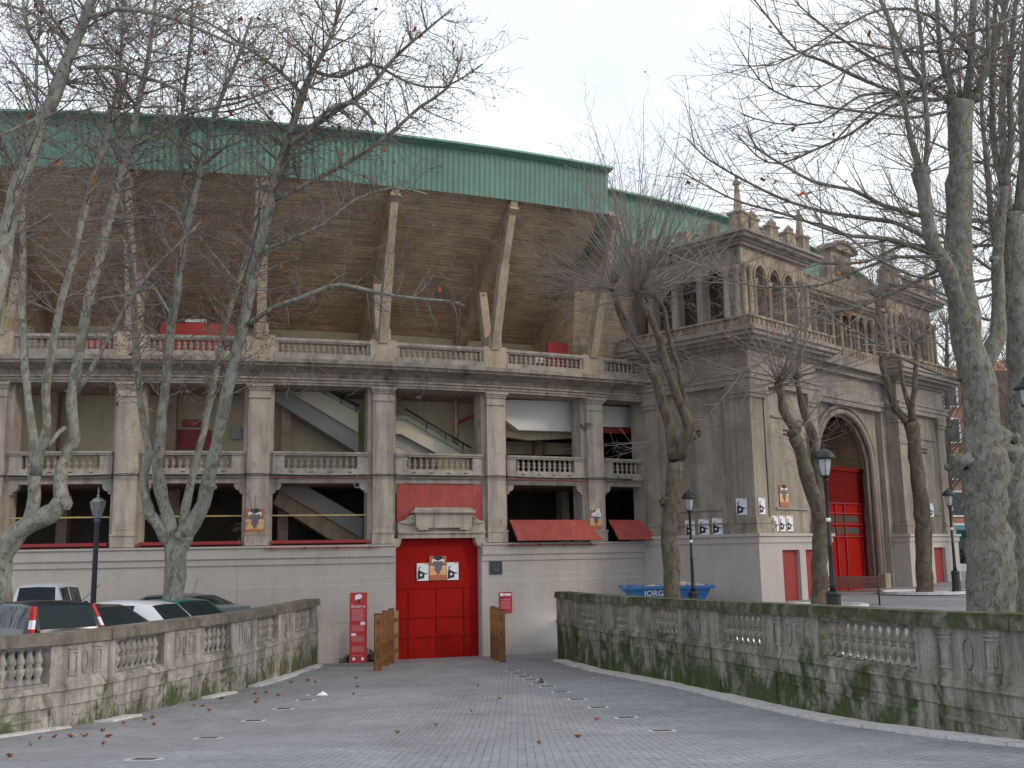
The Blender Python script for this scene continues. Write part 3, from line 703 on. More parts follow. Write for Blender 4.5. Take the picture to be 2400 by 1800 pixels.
# gallery interior
s = MB(); s.rbox(P0, 52, 38.0, 44.35, 2.50, 2.66, 40); wobj('gallery_floor', s, MT['rib'], BR)
s = MB(); s.rbox(P0, 52, 38.0, 44.5, 5.72, 5.86, 40); wobj('gallery_ceiling', s, MT['rib'], BR)
s = MB(); s.rbox(P0, PP(4)+1.2, 42.0, 42.2, 2.66, 5.75, 40); wobj('gallery_back_wall', s, MT['cream'], BR)
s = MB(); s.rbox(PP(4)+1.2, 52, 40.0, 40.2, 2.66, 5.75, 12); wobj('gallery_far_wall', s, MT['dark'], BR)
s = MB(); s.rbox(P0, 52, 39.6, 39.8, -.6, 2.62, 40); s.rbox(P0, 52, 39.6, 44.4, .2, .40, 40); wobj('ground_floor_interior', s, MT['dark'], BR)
s = MB()
for k in (-1, 0, 1, 2, 3, 4, 5):
    q = PP(k)+1.0; s = MB(); s.rbox(q, q+.5, 42.5, 42.9, 2.66, 5.72, 1); wobj('inner_column', s, MT['rib'], BR)
    s = MB(); s.rbox(q, q+.5, 41.0, 41.4, .4, 2.5, 1); wobj('inner_column', s, MT['rib'], BR)
def cylpoly(px, R, th, m, name):                                  # slab traced on a cylinder of radius R
    f = [atR(u, v, R) for u, v in px]; b = [atR(u, v, R) for u, v in px]
    n = Vector((0, 0, 0)); c = sum((Vector(x) for x in f), Vector())/len(f); n = Vector((CX-c.x, CY-c.y, 0)).normalized()*th
    s = MB(); s.prism([tuple(x) for x in f], n); return wobj(name, s, m, BR)
Z = lambda pts: [(x*1.085, y*1.085) for x, y in pts]
# stair flight, bays 2-3
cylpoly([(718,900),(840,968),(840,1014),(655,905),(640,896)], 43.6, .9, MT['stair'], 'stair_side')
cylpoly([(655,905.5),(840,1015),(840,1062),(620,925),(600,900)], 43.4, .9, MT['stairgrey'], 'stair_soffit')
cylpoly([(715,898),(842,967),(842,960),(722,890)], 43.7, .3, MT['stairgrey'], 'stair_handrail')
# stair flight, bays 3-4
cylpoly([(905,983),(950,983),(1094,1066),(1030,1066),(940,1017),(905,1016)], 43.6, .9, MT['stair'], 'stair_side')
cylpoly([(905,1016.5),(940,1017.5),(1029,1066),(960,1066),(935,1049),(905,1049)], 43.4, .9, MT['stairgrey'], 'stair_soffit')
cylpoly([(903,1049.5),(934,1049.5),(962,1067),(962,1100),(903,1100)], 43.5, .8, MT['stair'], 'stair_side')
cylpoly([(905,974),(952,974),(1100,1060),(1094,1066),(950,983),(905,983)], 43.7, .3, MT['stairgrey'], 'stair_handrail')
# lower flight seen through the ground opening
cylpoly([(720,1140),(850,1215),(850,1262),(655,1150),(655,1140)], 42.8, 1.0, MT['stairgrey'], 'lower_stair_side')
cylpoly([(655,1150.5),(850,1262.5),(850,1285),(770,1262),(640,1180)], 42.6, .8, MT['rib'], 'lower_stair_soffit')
# white landing box, bay 4-5
cylpoly([(1176,936),(1358,942),(1358,1012),(1216,1008),(1176,978)], 43.9, .4, MT['white'], 'landing_box')
cylpoly([(1176,980),(1216,1010),(1358,1014),(1358,1026),(1240,1032),(1176,1022)], 43.3, .3, MT['cream'], 'landing_soffit')
cylpoly([(1066,990),(1120,966),(1120,974),(1066,999)], 43.0, .1, MT['redtrim'], 'red_rail')
cylpoly([(1180,1034),(1355,1040),(1355,1066),(1180,1064)], 41.8, .2, MT['cream'], 'far_stair_wall')
cylpoly([(1402,950),(1492,955),(1492,1002),(1402,1000)], 43.9, .2, MT['white'], 'landing_box')
cylpoly([(1402,1002),(1492,1006),(1492,1018),(1402,1014)], 43.95, .2, MT['redtrim'], 'red_rail')
wallpatch(410, 494, 1007, 1052, 42.3, .05, MT['redtrim'], 'gallery_door')
wallpatch(428, 470, 983, 1000, 42.3, .04, MT['redfade'], 'gallery_sign')
wallpatch(544, 565, 1002, 1030, 42.3, .04, MT['irons'], 'gallery_box')
wallpatch(662, 672, 1024, 1034, 42.3, .06, MT['dark'], 'wall_vent')
def hand(px, R, r, m, name):
    s_ = MB(); s_.tube([atR(u, v, R) for u, v in px], r, 6); return wobj(name, s_, m, BR)
hand([(718,884),(842,952)], 43.9, .03, MT['iron'], 'stair_handrail'); hand([(950,958),(1104,1050)], 43.9, .03, MT['iron'], 'stair_handrail')
for u, v0, v1 in ((760,907,925),(800,929,947),(835,948,966)): hand([(u, v0), (u, v1)], 43.9, .02, MT['iron'], 'handrail_post')
for u, v0, v1 in ((1000,988,1008),(1045,1014,1034),(1085,1038,1058)): hand([(u, v0), (u, v1)], 43.9, .02, MT['iron'], 'handrail_post')
for u in (1068,): hand([(u, 930), (u, 1068)], 43.2, .10, MT['rib'], 'steel_post')
hand([(1262,1035),(1262,1068)], 42.0, .22, MT['rib'], 'inner_column')
for i, (u, v) in enumerate(((160,905),(440,908),(700,900),(980,925))): q_ = atR(u, v, 43.8); m_ = MB(); m_.lathe([(.11,0),(.14,.05),(.05,.12)], 10, (q_.x, q_.y, EYE+5.58)); wobj('ceiling_lamp', m_, MT['milk'], BR)
# cables clipped along the front, and the coil that hangs from them
cb = MB()
for dz_, sag in ((0, .02), (.05, .035)):
    pts = []
    for k in range(-2, 6):
        for i in range(8):
            f = i/8; p = PP(k)+DPH*f
            if p > 31.8: break
            near = min(f, 1-f); pts.append(rp(p, 45.18, 2.70+dz_-sag*4*f*(1-f)*(1 if k % 2 else 1.6)))
    cb.tube(pts, .017, 5)
o = obj('electric_cable', cb, MT['plastic']); tag(o, 'pair of black cables strung along the bullring front below the gallery', 'cable')
q = atR(837, 1136, 45.2); cl = MB(); cl.tube([(q.x+.10*cos(t), q.y, q.z+.10*sin(t)) for t in [i*pi/8 for i in range(17)]], .02, 5, cap=False); cl.tube([(q.x, q.y, q.z+.1), (q.x, q.y, q.z+.36)], .015, 5)
o = obj('cable_coil', cl, MT['irons']); tag(o, 'pale coil of wire hanging from the cable left of the red gate', 'wire coil')
# ------------------------------------------------------------------ the gatehouse: local x along the front, y inwards
G0 = (8.3, 35.8)
GH = thing('gatehouse', 'ornate stone gatehouse with corner pavilions, tall arch and columned upper gallery', 'gatehouse', (G0[0], G0[1], 0), radians(45))
E_ = EYE
def gb(mb, x0, x1, y0, y1, z0, z1): mb.box(x0, x1, y0, y1, z0+E_, z1+E_)
def around(mb, x0, x1, y0, y1, prof):                              # moulding stack around a block: [(out, z0, z1)]
    for o, z0, z1 in prof: gb(mb, x0-o, x1+o, y0-o, y1, z0, z1)
D = 5.4
PAV = ((0, 4.7), (11.6, 16.3))
for pi_, (s0, s1) in enumerate(PAV):
    m = MB(); out = .14
    doors = ((s0+1.33, s0+2.5), (s0+2.92, s0+3.97)) if pi_ == 0 else ((s1-3.97, s1-2.92), (s1-2.5, s1-1.33))
    zt = .02; xs = [s0-out, doors[0][0], doors[0][1], doors[1][0], doors[1][1], s1+out]
    for a, b in ((xs[0], xs[1]), (xs[2], xs[3]), (xs[4], xs[5])): gb(m, a, b, -out, .5, -2.6, zt)
    gb(m, s0-out, s1+out, .5, D, -2.6, zt); gb(m, s0-out, s1+out, -out, D, zt, .28)
    gb(m, s0-out-.05, s1+out+.05, -out-.05, D, .28, .5); gb(m, s0-out-.12, s1+out+.12, -out-.12, D, .5, .60)
    obj('plinth', m, MT['wall'], GH)
    for a, b in doors:
        d = MB(); gb(d, a, b, .02, .08, -1.75, zt); gb(d, a+.04, b-.04, -.0, .0199, -1.65, -.1) ; obj('side_door', d, MT['redfade'] if False else MT['redtrim'], GH)
    # shaft with corner pilasters
    m = MB(); gb(m, s0+.12, s1-.12, .12, D, .6, 5.8)
    obj('pavilion_wall', m, MT['gate'], GH)
    fr = [(s0, s0+.80), (s0+.90, s0+1.02), (s1-.72, s1)]
    for a, b in fr:
        m = MB()
        gb(m, a-.12, b+.12, -.10, .12, .6, .78); gb(m, a-.08, b+.08, -.06, .12, .78, .95); gb(m, a-.11, b+.11, -.09, .12, .95, 1.04); gb(m, a-.05, b+.05, -.04, .12, 1.04, 1.16)
        gb(m, a, b, 0, .12, 1.16, 5.35); gb(m, a-.06, b+.06, -.05, .12, 5.35, 5.5); gb(m, a-.1, b+.1, -.09, .12, 5.5, 5.8); obj('pilaster', m, MT['gate'], GH)
    sx = s0 if pi_ == 0 else s0
    for a, b in ((.0, .85), (3.9, 4.6)):                            # pilasters on the left side face
        m = MB()
        gb(m, sx-.10, sx+.12, a+.13, b+.12, .6, .78); gb(m, sx-.06, sx+.12, a+.13, b+.08, .78, .95); gb(m, sx-.09, sx+.12, a+.13, b+.11, .95, 1.04)
        gb(m, sx, sx+.12, a+.13, b, 1.04, 5.35); gb(m, sx-.05, sx+.12, a+.13, b+.06, 5.35, 5.5); gb(m, sx-.09, sx+.12, a+.13, b+.1, 5.5, 5.8)
        obj('pilaster', m, MT['gate'], GH)
    # framed panel and slit vents
    m = MB(); c0, c1 = s0+1.5, s1-1.0
    gb(m, c0, c1, .05, .119, 1.45, 1.52); gb(m, c0, c1, .05, .119, 4.75, 4.82)
    gb(m, sx+.05, sx+.119, 1.4, 3.6, 1.45, 1.52); gb(m, sx+.04, sx+.119, 1.2, 3.7, .95, 1.0)
    obj('panel_frame', m, MT['gategrey'], GH)
    m = MB()
    for z in (4.15, 4.3): gb(m, (c0+c1)/2-.3, (c0+c1)/2+.3, .09, .117, z, z+.07); gb(m, sx+.09, sx+.117, 2.2, 2.8, z, z+.07)
    obj('slit_vent', m, MT['dark'], GH)
    # upper storey core and its dark rooms
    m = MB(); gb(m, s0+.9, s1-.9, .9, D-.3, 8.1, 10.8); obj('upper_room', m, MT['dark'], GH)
def arch_strip(mb, x0, x1, z0, z1, ops, y0, y1, n=10, axis='x'):
    """a wall pierced by arches: ops = [(centre, half width, springing height, rise)], open to z0"""
    def P(a, b, c0, c1, d0, d1):                                   # piece between a and b with sloping underside c0,c1
        q = [(a,y0,c0),(b,y0,c1),(b,y1,c1),(a,y1,c0),(a,y0,d0),(b,y0,d1),(b,y1,d1),(a,y1,d0)]
        if axis == 'y': q = [(v, u, w_) for u, v, w_ in q]
        mb.hexa([(u, v, w_+E_) for u, v, w_ in q])
    x = x0
    for c, h, sp, rise in ops:
        P(x, c-h, z0, z0, z1, z1)
        for i in range(n):
            a = c-h+2*h*i/n; b = c-h+2*h*(i+1)/n
            def H(t):
                q = abs(t-c)/h; return sp+rise*math.sqrt(max(0, 1-q**1.7))
            P(a, b, min(H(a), z1-.02), min(H(b), z1-.02), z1, z1)
        x = c+h
    P(x, x1, z0, z0, z1, z1)
# entablature and balcony around everything
m = MB()
for (a, b, y) in ((0, 4.7, 0), (11.6, 16.3, 0)):
    around(m, a, b, y, D, [(.10, 5.8, 6.0), (.15, 6.0, 6.18), (.20, 6.18, 6.26), (.02, 6.26, 7.05), (.12, 7.05, 7.16), (.30, 7.16, 7.30), (.55, 7.30, 7.42), (.70, 7.42, 7.58), (.78, 7.58, 7.68)])
gb(m, 4.7, 11.6, .5, D, 5.8, 6.0); gb(m, 4.7, 11.6, .45, D, 6.0, 6.26); gb(m, 4.7, 11.6, .62, D, 6.26, 7.05); gb(m, 4.7, 11.6, .4, D, 7.05, 7.3); gb(m, 4.7, 11.6, .1, D, 7.3, 7.68)
obj('entablature', m, MT['gategrey'], GH)
m = MB()
for (a, b) in PAV: around(m, a, b, 0, D, [(.62, 7.68, 7.80), (.52, 7.80, 8.06), (.6, 8.06, 8.14)])
gb(m, 4.7, 11.6, .2, .6, 7.68, 8.14)
x = -.4                                                            # carved lumps along the balcony front
while x < 16.7:
    y = -.56 if (x < 5.2 or x > 11.1) else .17
    gb(m, x, x+.13, y, y+.06, 7.83, 8.04); x += .3
y = -.4
while y < 4.6: gb(m, -.56, -.5, y, y+.13, 7.83, 8.04); y += .3
obj('balcony_parapet', m, MT['orn'], GH)
for pi_, (s0, s1) in enumerate(PAV):                               # upper pavilion storeys
    m = MB(); w_ = s1-s0
    cs = [s0+w_/2+d for d in (-1.0, 0, 1.0)]
    arch_strip(m, s0+.15, s1-.15, 8.14, 10.9, [(c, .36, 9.75, .55) for c in cs], .15, .5)
    for c in (s0+.15, s0+.55, s1-.55, s1-.15): m.lathe([(.16,0),(.16,.1),(.11,.14),(.10,1.9),(.15,1.98),(.17,2.1)], 8, (c, .06, 8.14+E_))
    for c in (cs[0]-.5, cs[0]+.5, cs[1]+.5, cs[2]+.5): m.lathe([(.12,0),(.12,.08),(.085,.12),(.08,1.35),(.13,1.45),(.14,1.6)], 8, (c, .08, 8.14+E_))
    for c in cs:                                                   # raised arch mouldings, pointed hoods
        arc = [(c+.43*cos(t), .12, 9.75+E_+.62*sin(t)) for t in [i*pi/12 for i in range(13)]]; m.tube(arc, .05, 5)
    obj('arcade', m, MT['orn'], GH)
    m = MB(); arch_strip(m, .15+.36, D, 8.14, 10.9, [(t, .42, 9.95, .25) for t in (1.35, 2.5, 3.65, 4.75)], s0+.15, s0+.5, 6, 'y')
    for t in (.3, .75, 1.92, 3.07, 4.2): m.lathe([(.2,0),(.2,.1),(.15,.16),(.135,1.7),(.2,1.85),(.22,2.0)], 8, (s0+.1, t, 8.14+E_))
    obj('side_arcade', m, MT['gate'], GH)
    m = MB(); around(m, s0, s1, 0, D, [(.02, 10.9, 11.0), (.12, 11.0, 11.1), (.34, 11.1, 11.22), (.46, 11.22, 11.32)])
    gb(m, s0+.1, s1-.1, .1, D, 11.32, 11.5)
    obj('upper_cornice', m, MT['gategrey'], GH)
    m = MB()                                                       # cresting: pinnacles, merlons, scrolls
    def pinn(x, y, h=1.75, r=.2):
        m = MB()
        m.box(x-r*1.25, x+r*1.25, y-r*1.25, y+r*1.25, 11.32+E_, 12.02+E_); m.box(x-r*1.5, x+r*1.5, y-r*1.5, y+r*1.5, 12.02+E_, 12.10+E_)
        m.lathe([(r*.95,0),(r*.8,.12),(r*.55,.55*h/1.75),(r*.42,.8*h/1.75),(r*.7,.84*h/1.75),(r*.72,.90*h/1.75),(r*.3,.95*h/1.75),(r*.35,1.03*h/1.75),(.02,1.15*h/1.75)], 8, (x, y, 12.10+E_), smooth=False); obj('pinnacle', m, MT['orn'], GH)
    for x, y in ((s0+.15, .15), (s1-.2, .15), (s0+.15, D-.2), (s1-.2, D-.2)): pinn(x, y, 2.25 if x < s0+1 else 1.75)
    for x in (s0+1.0, s0+2.35, s0+3.6):
        m.box(x-.28, x+.28, .0, .25, 11.32+E_, 12.0+E_); m.box(x-.34, x+.34, -.04, .3, 12.0+E_, 12.08+E_)
        m.lathe([(.16,0),(.2,.1),(.1,.22),(.03,.3)], 8, (x, .12, 12.08+E_))
    for x in (s0+.62, s0+1.68, s0+2.95, s0+4.1):
        arc = [(x+.3*cos(t), .12, 11.36+E_+.36*sin(t)) for t in [i*pi/8 for i in range(9)]]; m.tube(arc, .07, 5)
    for y in (1.3, 2.6, 3.9):
        m.box(s0, s0+.25, y-.28, y+.28, 11.32+E_, 11.95+E_)
        arc = [(s0+.12, y+.65+.28*cos(t), 11.36+E_+.34*sin(t)) for t in [i*pi/8 for i in range(9)]]; m.tube(arc, .07, 5)
    obj('cresting', m, MT['orn'], GH)
# middle: arch wall
m = MB(); arch_strip(m, 4.7, 11.6, -2.6, 5.8, [(8.15, 2.35, 3.25, 2.35)], .8, 1.2, 22); obj('arch_wall', m, MT['gate'], GH)
m = MB()
for r_, y, q in ((2.38, .78, .13), (2.62, .74, .09), (2.26, .98, .08)):
    pts = [(8.15-r_, y, -1.9+E_), (8.15-r_, y, 3.25+E_)]+[(8.15-r_*cos(t), y, 3.25+E_+r_*.98*math.sin(t)) for t in [i*pi/20 for i in range(1, 20)]]+[(8.15+r_, y, 3.25+E_), (8.15+r_, y, -1.9+E_)]
    m.tube(pts, q, 6)
gb(m, 10.35, 10.85, .5, .8, -2.3, -1.0); gb(m, 5.45, 5.95, .5, .8, -2.3, -1.0)
for s in (4.95, 11.35): gb(m, s-.2, s+.2, .55, .8, -2.3, 5.8)
obj('archivolt', m, MT['gate'], GH)
m = MB(); gb(m, 4.7, 11.6, 3.4, 3.5, -2.6, 5.8); gb(m, 5.3, 5.5, 1.2, 3.4, -2.6, 5.6); gb(m, 10.8, 11.0, 1.2, 3.4, -2.6, 5.6); obj('porch_interior', m, MT['soffit'], GH)
m = MB(); gb(m, 5.6, 10.7, 1.40, 1.46, -2.0, 1.9); d = obj('main_gate', m, MT['red'], GH)
m = MB()
for i in range(13): gb(m, 5.6, 10.7, 1.35, 1.399, 1.93+i*.1, 2.01+i*.1)
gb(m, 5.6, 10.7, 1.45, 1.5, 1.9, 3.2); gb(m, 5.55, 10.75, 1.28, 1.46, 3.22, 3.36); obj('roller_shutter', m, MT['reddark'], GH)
m = MB()
for z in (.5, 1.0, 1.45, 1.86): gb(m, 5.6, 10.7, 1.33, 1.399, z, z+.05)
for x in (5.95, 7.4, 8.15, 8.9, 10.35): gb(m, x-.03, x+.03, 1.34, 1.399, -1.9, 1.86)
obj('gate_bars', m, MT['redtrim'], d)
m = MB()
for z in (.62, 1.1):
    for x in (6.1, 7.5, 8.25, 9.0): gb(m, x, x+.6 if x > 7 and x < 9 else x+1.1, 1.385, 1.399, z, z+.28)
obj('gate_grille', m, MT['dark'], d)
# middle gallery of columns with mauve panels behind
m = MB(); gb(m, 4.7, 11.6, 1.5, 1.6, 8.1, 10.2); obj('gallery_panel', m, MT['purple'], GH)
n = 10
for i in range(n):
    x = 4.95+(6.4)*i/(n-1); c = MB()
    c.lathe([(.15,0),(.15,.1),(.10,.15),(.09,1.45),(.15,1.55),(.16,1.68)], 8, (x, .75, 8.14+E_)); c.box(x-.1, x+.1, .9, 1.5, 8.14+E_, 9.82+E_)
    obj('gallery_column', c, MT['orn'], GH)
m = MB(); gb(m, 4.7, 11.6, .62, 1.6, 9.82, 10.0); gb(m, 4.7, 11.6, .5, 1.6, 10.0, 10.08); gb(m, 4.7, 11.6, .3, 1.6, 10.08, 10.2); gb(m, 4.7, 11.6, .18, 1.6, 10.2, 10.32); obj('gallery_cornice', m, MT['orn'], GH)
m = MB(); gb(m, 4.7, 11.6, .4, 1.0, 10.32, 10.75); gb(m, 4.7, 11.6, .36, 1.04, 10.75, 10.83)
obj('roof_parapet', m, MT['orn'], GH)
m = MB(); gb(m, 4.2, 12.1, 1.2, 5.2, 10.6, 11.1); obj('flat_roof', m, MT['green'], GH)
m = MB(); gb(m, 7.25, 9.05, .35, .8, 10.83, 12.25); gb(m, 7.0, 7.25, .38, .75, 10.83, 11.5); gb(m, 9.05, 9.3, .38, .75, 10.83, 11.5)
arc = [(8.15-1.05*cos(t), 0, 12.25+E_+.42*sin(t)) for t in [i*pi/12 for i in range(13)]]
m.prism([(x, .15, z) for x, _, z in arc], (0, .75, 0)); m.tube([(8.15-.95*cos(t), .1, 12.25+E_+.36*sin(t)) for t in [i*pi/12 for i in range(13)]], .08, 6)
m.lathe([(.05,0),(.38,.06),(.42,.35),(.3,.62),(.1,.78)], 9, (8.15, .35, 11.25+E_)); m.tube([(7.6, .3, 11.2+E_), (7.75, .3, 11.7+E_), (7.6, .3, 12.0+E_)], .08, 6); m.tube([(8.7, .3, 11.2+E_), (8.55, .3, 11.7+E_), (8.7, .3, 12.0+E_)], .08, 6)
obj('crest', m, MT['orn'], GH)
m = MB(); m.tube([(8.0, 1.0, 12.5+E_), (8.0, 1.0, 16.5+E_)], .03, 5); obj('flagpole', m, MT['irons'], GH)
# ------------------------------------------------------------------ posters: flat printed sheets
def sheet(mb, x0, x1, z0, z1, y): mb.add([(x0, y, z0), (x1, y, z0), (x1, y, z1), (x0, y, z1)], [(0, 1, 2, 3)])
def poster(kind, o, az, w, h, label, group):
    t = thing('poster', label, 'poster', o, az, group)
    p = MB(); p.box(-w/2, w/2, -.004, 0, -h/2, h/2)
    if kind == 'bull':
        obj('sheet', p, MT['paper'], t)
        b = MB(); q = [(-.50,-.46),(-.42,-.30),(-.44,-.02),(-.36,.10),(-.30,.14),(-.20,.06),(.18,-.06),(.26,-.12),(.16,-.16),(.12,-.36),(-.1,-.38),(-.3,-.42)]
        b.add([(x*w, -.008, z*h) for x, z in q], [tuple(range(len(q)))])
        for horn in ([(-.36,.10),(-.38,.2),(-.30,.28),(-.10,.34),(-.26,.22),(-.28,.13)], [(.18,-.06),(.34,-.10),(.44,-.04),(.40,-.13),(.28,-.15),(.2,-.12)]):
            b.add([(x*w, -.0085, z*h) for x, z in horn], [tuple(range(len(horn)))])
        obj('bull_silhouette', b, MT['ink'], t, recalc=False)
        b = MB(); b.add([(-.14*w+.10*w*cos(a), -.012, -.17*h+.10*w*sin(a)) for a in [i*pi/8 for i in range(16)]], [tuple(range(16))]); obj('white_disc', b, MT['paper'], t, recalc=False)
        b = MB(); sheet(b, .12*w, .46*w, .43*h, .47*h, -.008); obj('red_heading', b, MT['signred'], t, recalc=False)
    else:
        obj('sheet', p, MT['orange'], t)
        b = MB(); sheet(b, -w/2, w/2, .08*h, .5*h, -.008); obj('red_band', b, MT['rust'], t, recalc=False)
        b = MB(); sheet(b, -w/2, w/2, -.5*h, -.28*h, -.008); obj('rust_band', b, MT['rust'], t, recalc=False)
        b = MB(); sheet(b, -w/2, w/2, .05*h, .08*h, -.009); sheet(b, -.26*w, .26*w, .29*h, .31*h, -.016); obj('white_line', b, MT['paper'], t, recalc=False)
        b = MB(); sheet(b, -.22*w, .26*w, .30*h, .5*h, -.010); obj('black_block', b, MT['ink'], t, recalc=False)
        h_ = MB()
        for sx in (-1, 1): h_.add([(x*sx*w, -.018, z*h) for x, z in [(.06,.26),(.22,.30),(.34,.22),(.38,.34),(.26,.38),(.08,.32)]], [(0,1,2,3,4,5)])
        obj('horns', h_, MT['paper'], t, recalc=False)
        b = MB(); q = [(-.22,.26),(-.08,.31),(.10,.30),(.24,.25),(.30,.12),(.20,.04),(.22,-.06),(.10,-.14),(.12,-.26),(.02,-.20),(-.04,-.30),(-.10,-.14),(-.22,-.10),(-.16,.03),(-.28,.10)]; b.add([(x*w, -.014, z*h) for x, z in q], [tuple(range(len(q)))]); obj('grey_head', b, MT['hide'], t, recalc=False)
    return t
def ring_poster(kind, u0, u1, v0, v1, R, label, group):
    a = atR(u0, (v0+v1)/2, R); b = atR(u1, (v0+v1)/2, R); c = (a+b)/2; n = phi_of(c)
    zt = atR((u0+u1)/2, v0, R).z; zb_ = atR((u0+u1)/2, v1, R).z
    q = rp(n, R+.02, 0); return poster(kind, (q[0], q[1], (zt+zb_)/2), radians(n), (a-b).length, zt-zb_, label, group)
big, sml = 'large red and orange bullfight posters', 'white posters of a black bull silhouette'
ring_poster('bull', 976.5, 1004, 1320, 1361, 44.73, 'white bull poster on the red gate, left of the large poster', sml)
ring_poster('bull', 1047, 1074, 1318, 1359, 44.73, 'white bull poster on the red gate, right of the large poster', sml)
ring_poster('big', 1006, 1046, 1303, 1360, 44.73, 'large orange poster of a grey bull in the middle of the red gate', big)
ring_poster('big', 576, 618, 1192, 1254, 45.05, 'large orange poster on the pier left of the striped barrier tape opening', big)
pf_ = ring_poster('big', 1383, 1409, 1196, 1242, 45.05, 'large orange poster with a folded corner on the pier between the two propped red boards', big)
m = MB(); m.add([(-.24,-.03,.14),(.24,-.05,.10),(.14,-.02,.46),(.02,-.10,.30)], [(0,1,3),(1,2,3),(0,3,2)]); obj('folded_corner', m, MT['paper'], pf_)
def gpt(u, v, face, off):                                          # point on a gatehouse face
    ex = Vector((cos(pi/4), sin(pi/4), 0)); ey = Vector((-sin(pi/4), cos(pi/4), 0)); o = Vector((G0[0], G0[1], 0))
    nn = ey if face == 'f' else ex; d = ray(u, v); k = ((o+nn*off-EP).dot(nn))/d.dot(nn); return EP+d*k
def gate_poster(kind, u0, u1, v0, v1, face, off, label, group):
    vm = (v0+v1)/2; a = gpt(u0, vm, face, off); b = gpt(u1, vm, face, off); c = (a+b)/2; um = (u0+u1)/2
    h = gpt(um, v0, face, off).z-gpt(um, v1, face, off).z
    return poster(kind, c, radians(45) if face == 'f' else radians(-45), (a-b).length, h, label, group)
k_ = 380/2212
sp = lambda x, y: (1580+x*k_, 1140+y*k_)
for i, (x0, x1, y0, y1, lab) in enumerate(((155,285,462,680,'low on the gatehouse side wall, nearest the slim lamp post'), (335,480,445,662,'low on the gatehouse side wall, middle one of the row of three'), (520,660,432,655,'low on the gatehouse side wall, closest to the corner'))):
    gate_poster('bull', sp(x0, 0)[0], sp(x1, 0)[0], sp(0, y0)[1], sp(0, y1)[1], 's', .10, 'white bull poster '+lab, sml)
gate_poster('bull', sp(848,0)[0], sp(995,0)[0], sp(0,162)[1], sp(0,388)[1], 's', -.02, 'white bull poster high on the side of the gatehouse corner pilaster', sml)
gate_poster('bull', sp(1152,0)[0], sp(1245,0)[0], sp(0,155)[1], sp(0,380)[1], 'f', -.02, 'white bull poster high on the front of the gatehouse corner pilaster', sml)
gate_poster('big', sp(1440,0)[0], sp(1558,0)[0], sp(0,-20)[1], sp(0,280)[1], 'f', .09, 'tall orange poster high on the gatehouse front, above the three small posters', big)
for i, (x0, x1, lab) in enumerate(((1335,1425,'leftmost of three above the pair of red side doors'), (1437,1522,'middle one of three above the pair of red side doors'), (1535,1622,'rightmost of three above the pair of red side doors'))):
    gate_poster('bull', sp(x0,0)[0], sp(x1,0)[0], sp(0,400)[1], sp(0,612)[1], 'f', .09, 'white bull poster, '+lab, sml)
gate_poster('bull', 2177, 2188, 1180, 1211, 'f', -.02, 'white bull poster on the far right corner pilaster of the gatehouse', sml)
gate_poster('bull', 1534, 1551, 1184, 1203, 's', .10, 'white bull poster half hidden behind the forked plane trunk', sml)
# ------------------------------------------------------------------ street lamps
def lamp(name, label, loc, H, mats, style, group=None, sc=1.0):
    t = thing(name, label, 'street lamp', loc, rnd.uniform(0, .5), group)
    iron, gl = mats
    b = MB()
    if style == 'old':
        b.lathe([(.20,0),(.20,.10),(.165,.16),(.155,.72),(.17,.78),(.12,.84)], 8, smooth=False); obj('base', b, iron, t)
        p = MB(); p.lathe([(.075,.84),(.06,1.0),(.048,1.8),(.062,1.84),(.046,1.88),(.040,H-.82),(.07,H-.78),(.04,H-.74)], 10); obj('pole', p, iron, t)
        if not sc < 0:
            s = MB(); s.lathe([(.052,1.35),(.052,1.47)], 10); s.lathe([(.0515,2.35),(.0515,2.44)], 10); obj('sticker', s, MT['paper'], t)
        g = MB(); z = H-.74; g.lathe([(.10,z+.06),(.135,z+.2),(.165,z+.42)], 6, smooth=False); obj('lantern_glass', g, gl, t)
        f = MB(); f.lathe([(.02,z),(.10,z+.02),(.115,z+.06),(.10,z+.065)], 6, smooth=False)
        for i in range(6): a = 2*pi*i/6; f.tube([(.103*cos(a),.103*sin(a),z+.06), (.17*cos(a),.17*sin(a),z+.43)], .010, 4)
        f.lathe([(.17,z+.42),(.235,z+.43),(.25,z+.46),(.22,z+.50),(.17,z+.58),(.10,z+.635),(.035,z+.66),(.02,z+.69),(.035,z+.71),(.012,z+.74)], 10); obj('lantern_cap', f, iron, t)
    else:
        b.lathe([(.11,0),(.11,.3),(.085,.36)], 10); obj('base', b, iron, t)
        p = MB(); p.lathe([(.078,.36),(.062,H-1.0),(.085,H-.98),(.085,H-.9),(.05,H-.86)], 12); obj('pole', p, iron, t)
        g = MB(); z = H-.86; g.lathe([(.11,z+.02),(.20,z+.40)], 6, smooth=False); obj('lantern_glass', g, gl, t)
        f = MB()
        for i in range(6): a = 2*pi*i/6; f.tube([(.112*cos(a),.112*sin(a),z+.02), (.205*cos(a),.205*sin(a),z+.41)], .009, 4)
        f.lathe([(.02,z-.04),(.115,z),(.115,z+.02)], 6, smooth=False); f.lathe([(.2,z+.40),(.225,z+.42),(.12,z+.52),(.05,z+.55),(.03,z+.58),(.045,z+.60),(.02,z+.64),(.025,z+.72),(.008,z+.84)], 6, smooth=False); obj('lantern_cap', f, MT['irons'], t)
    return t
def gz(x, y): return hR(x, y) if x > 0 else hL(x, y)
def onplaza(u, Y):
    p = at(u, 1400, Y); return p
def base_at(u, v, z):
    p = atz(u, v, z); return p
old = (MT['iron'], MT['milk'])
gl_ = 'black cast iron lamps on the right-hand square'
p = at(1958, 1470, 23.2); zA = hR(p.x, p.y); lamp('street_lamp', 'tallest black street lamp, standing just behind the mossy wall by the bench', (p.x, p.y, zA), 4.07+ (.55-zA), old, 'old', gl_)
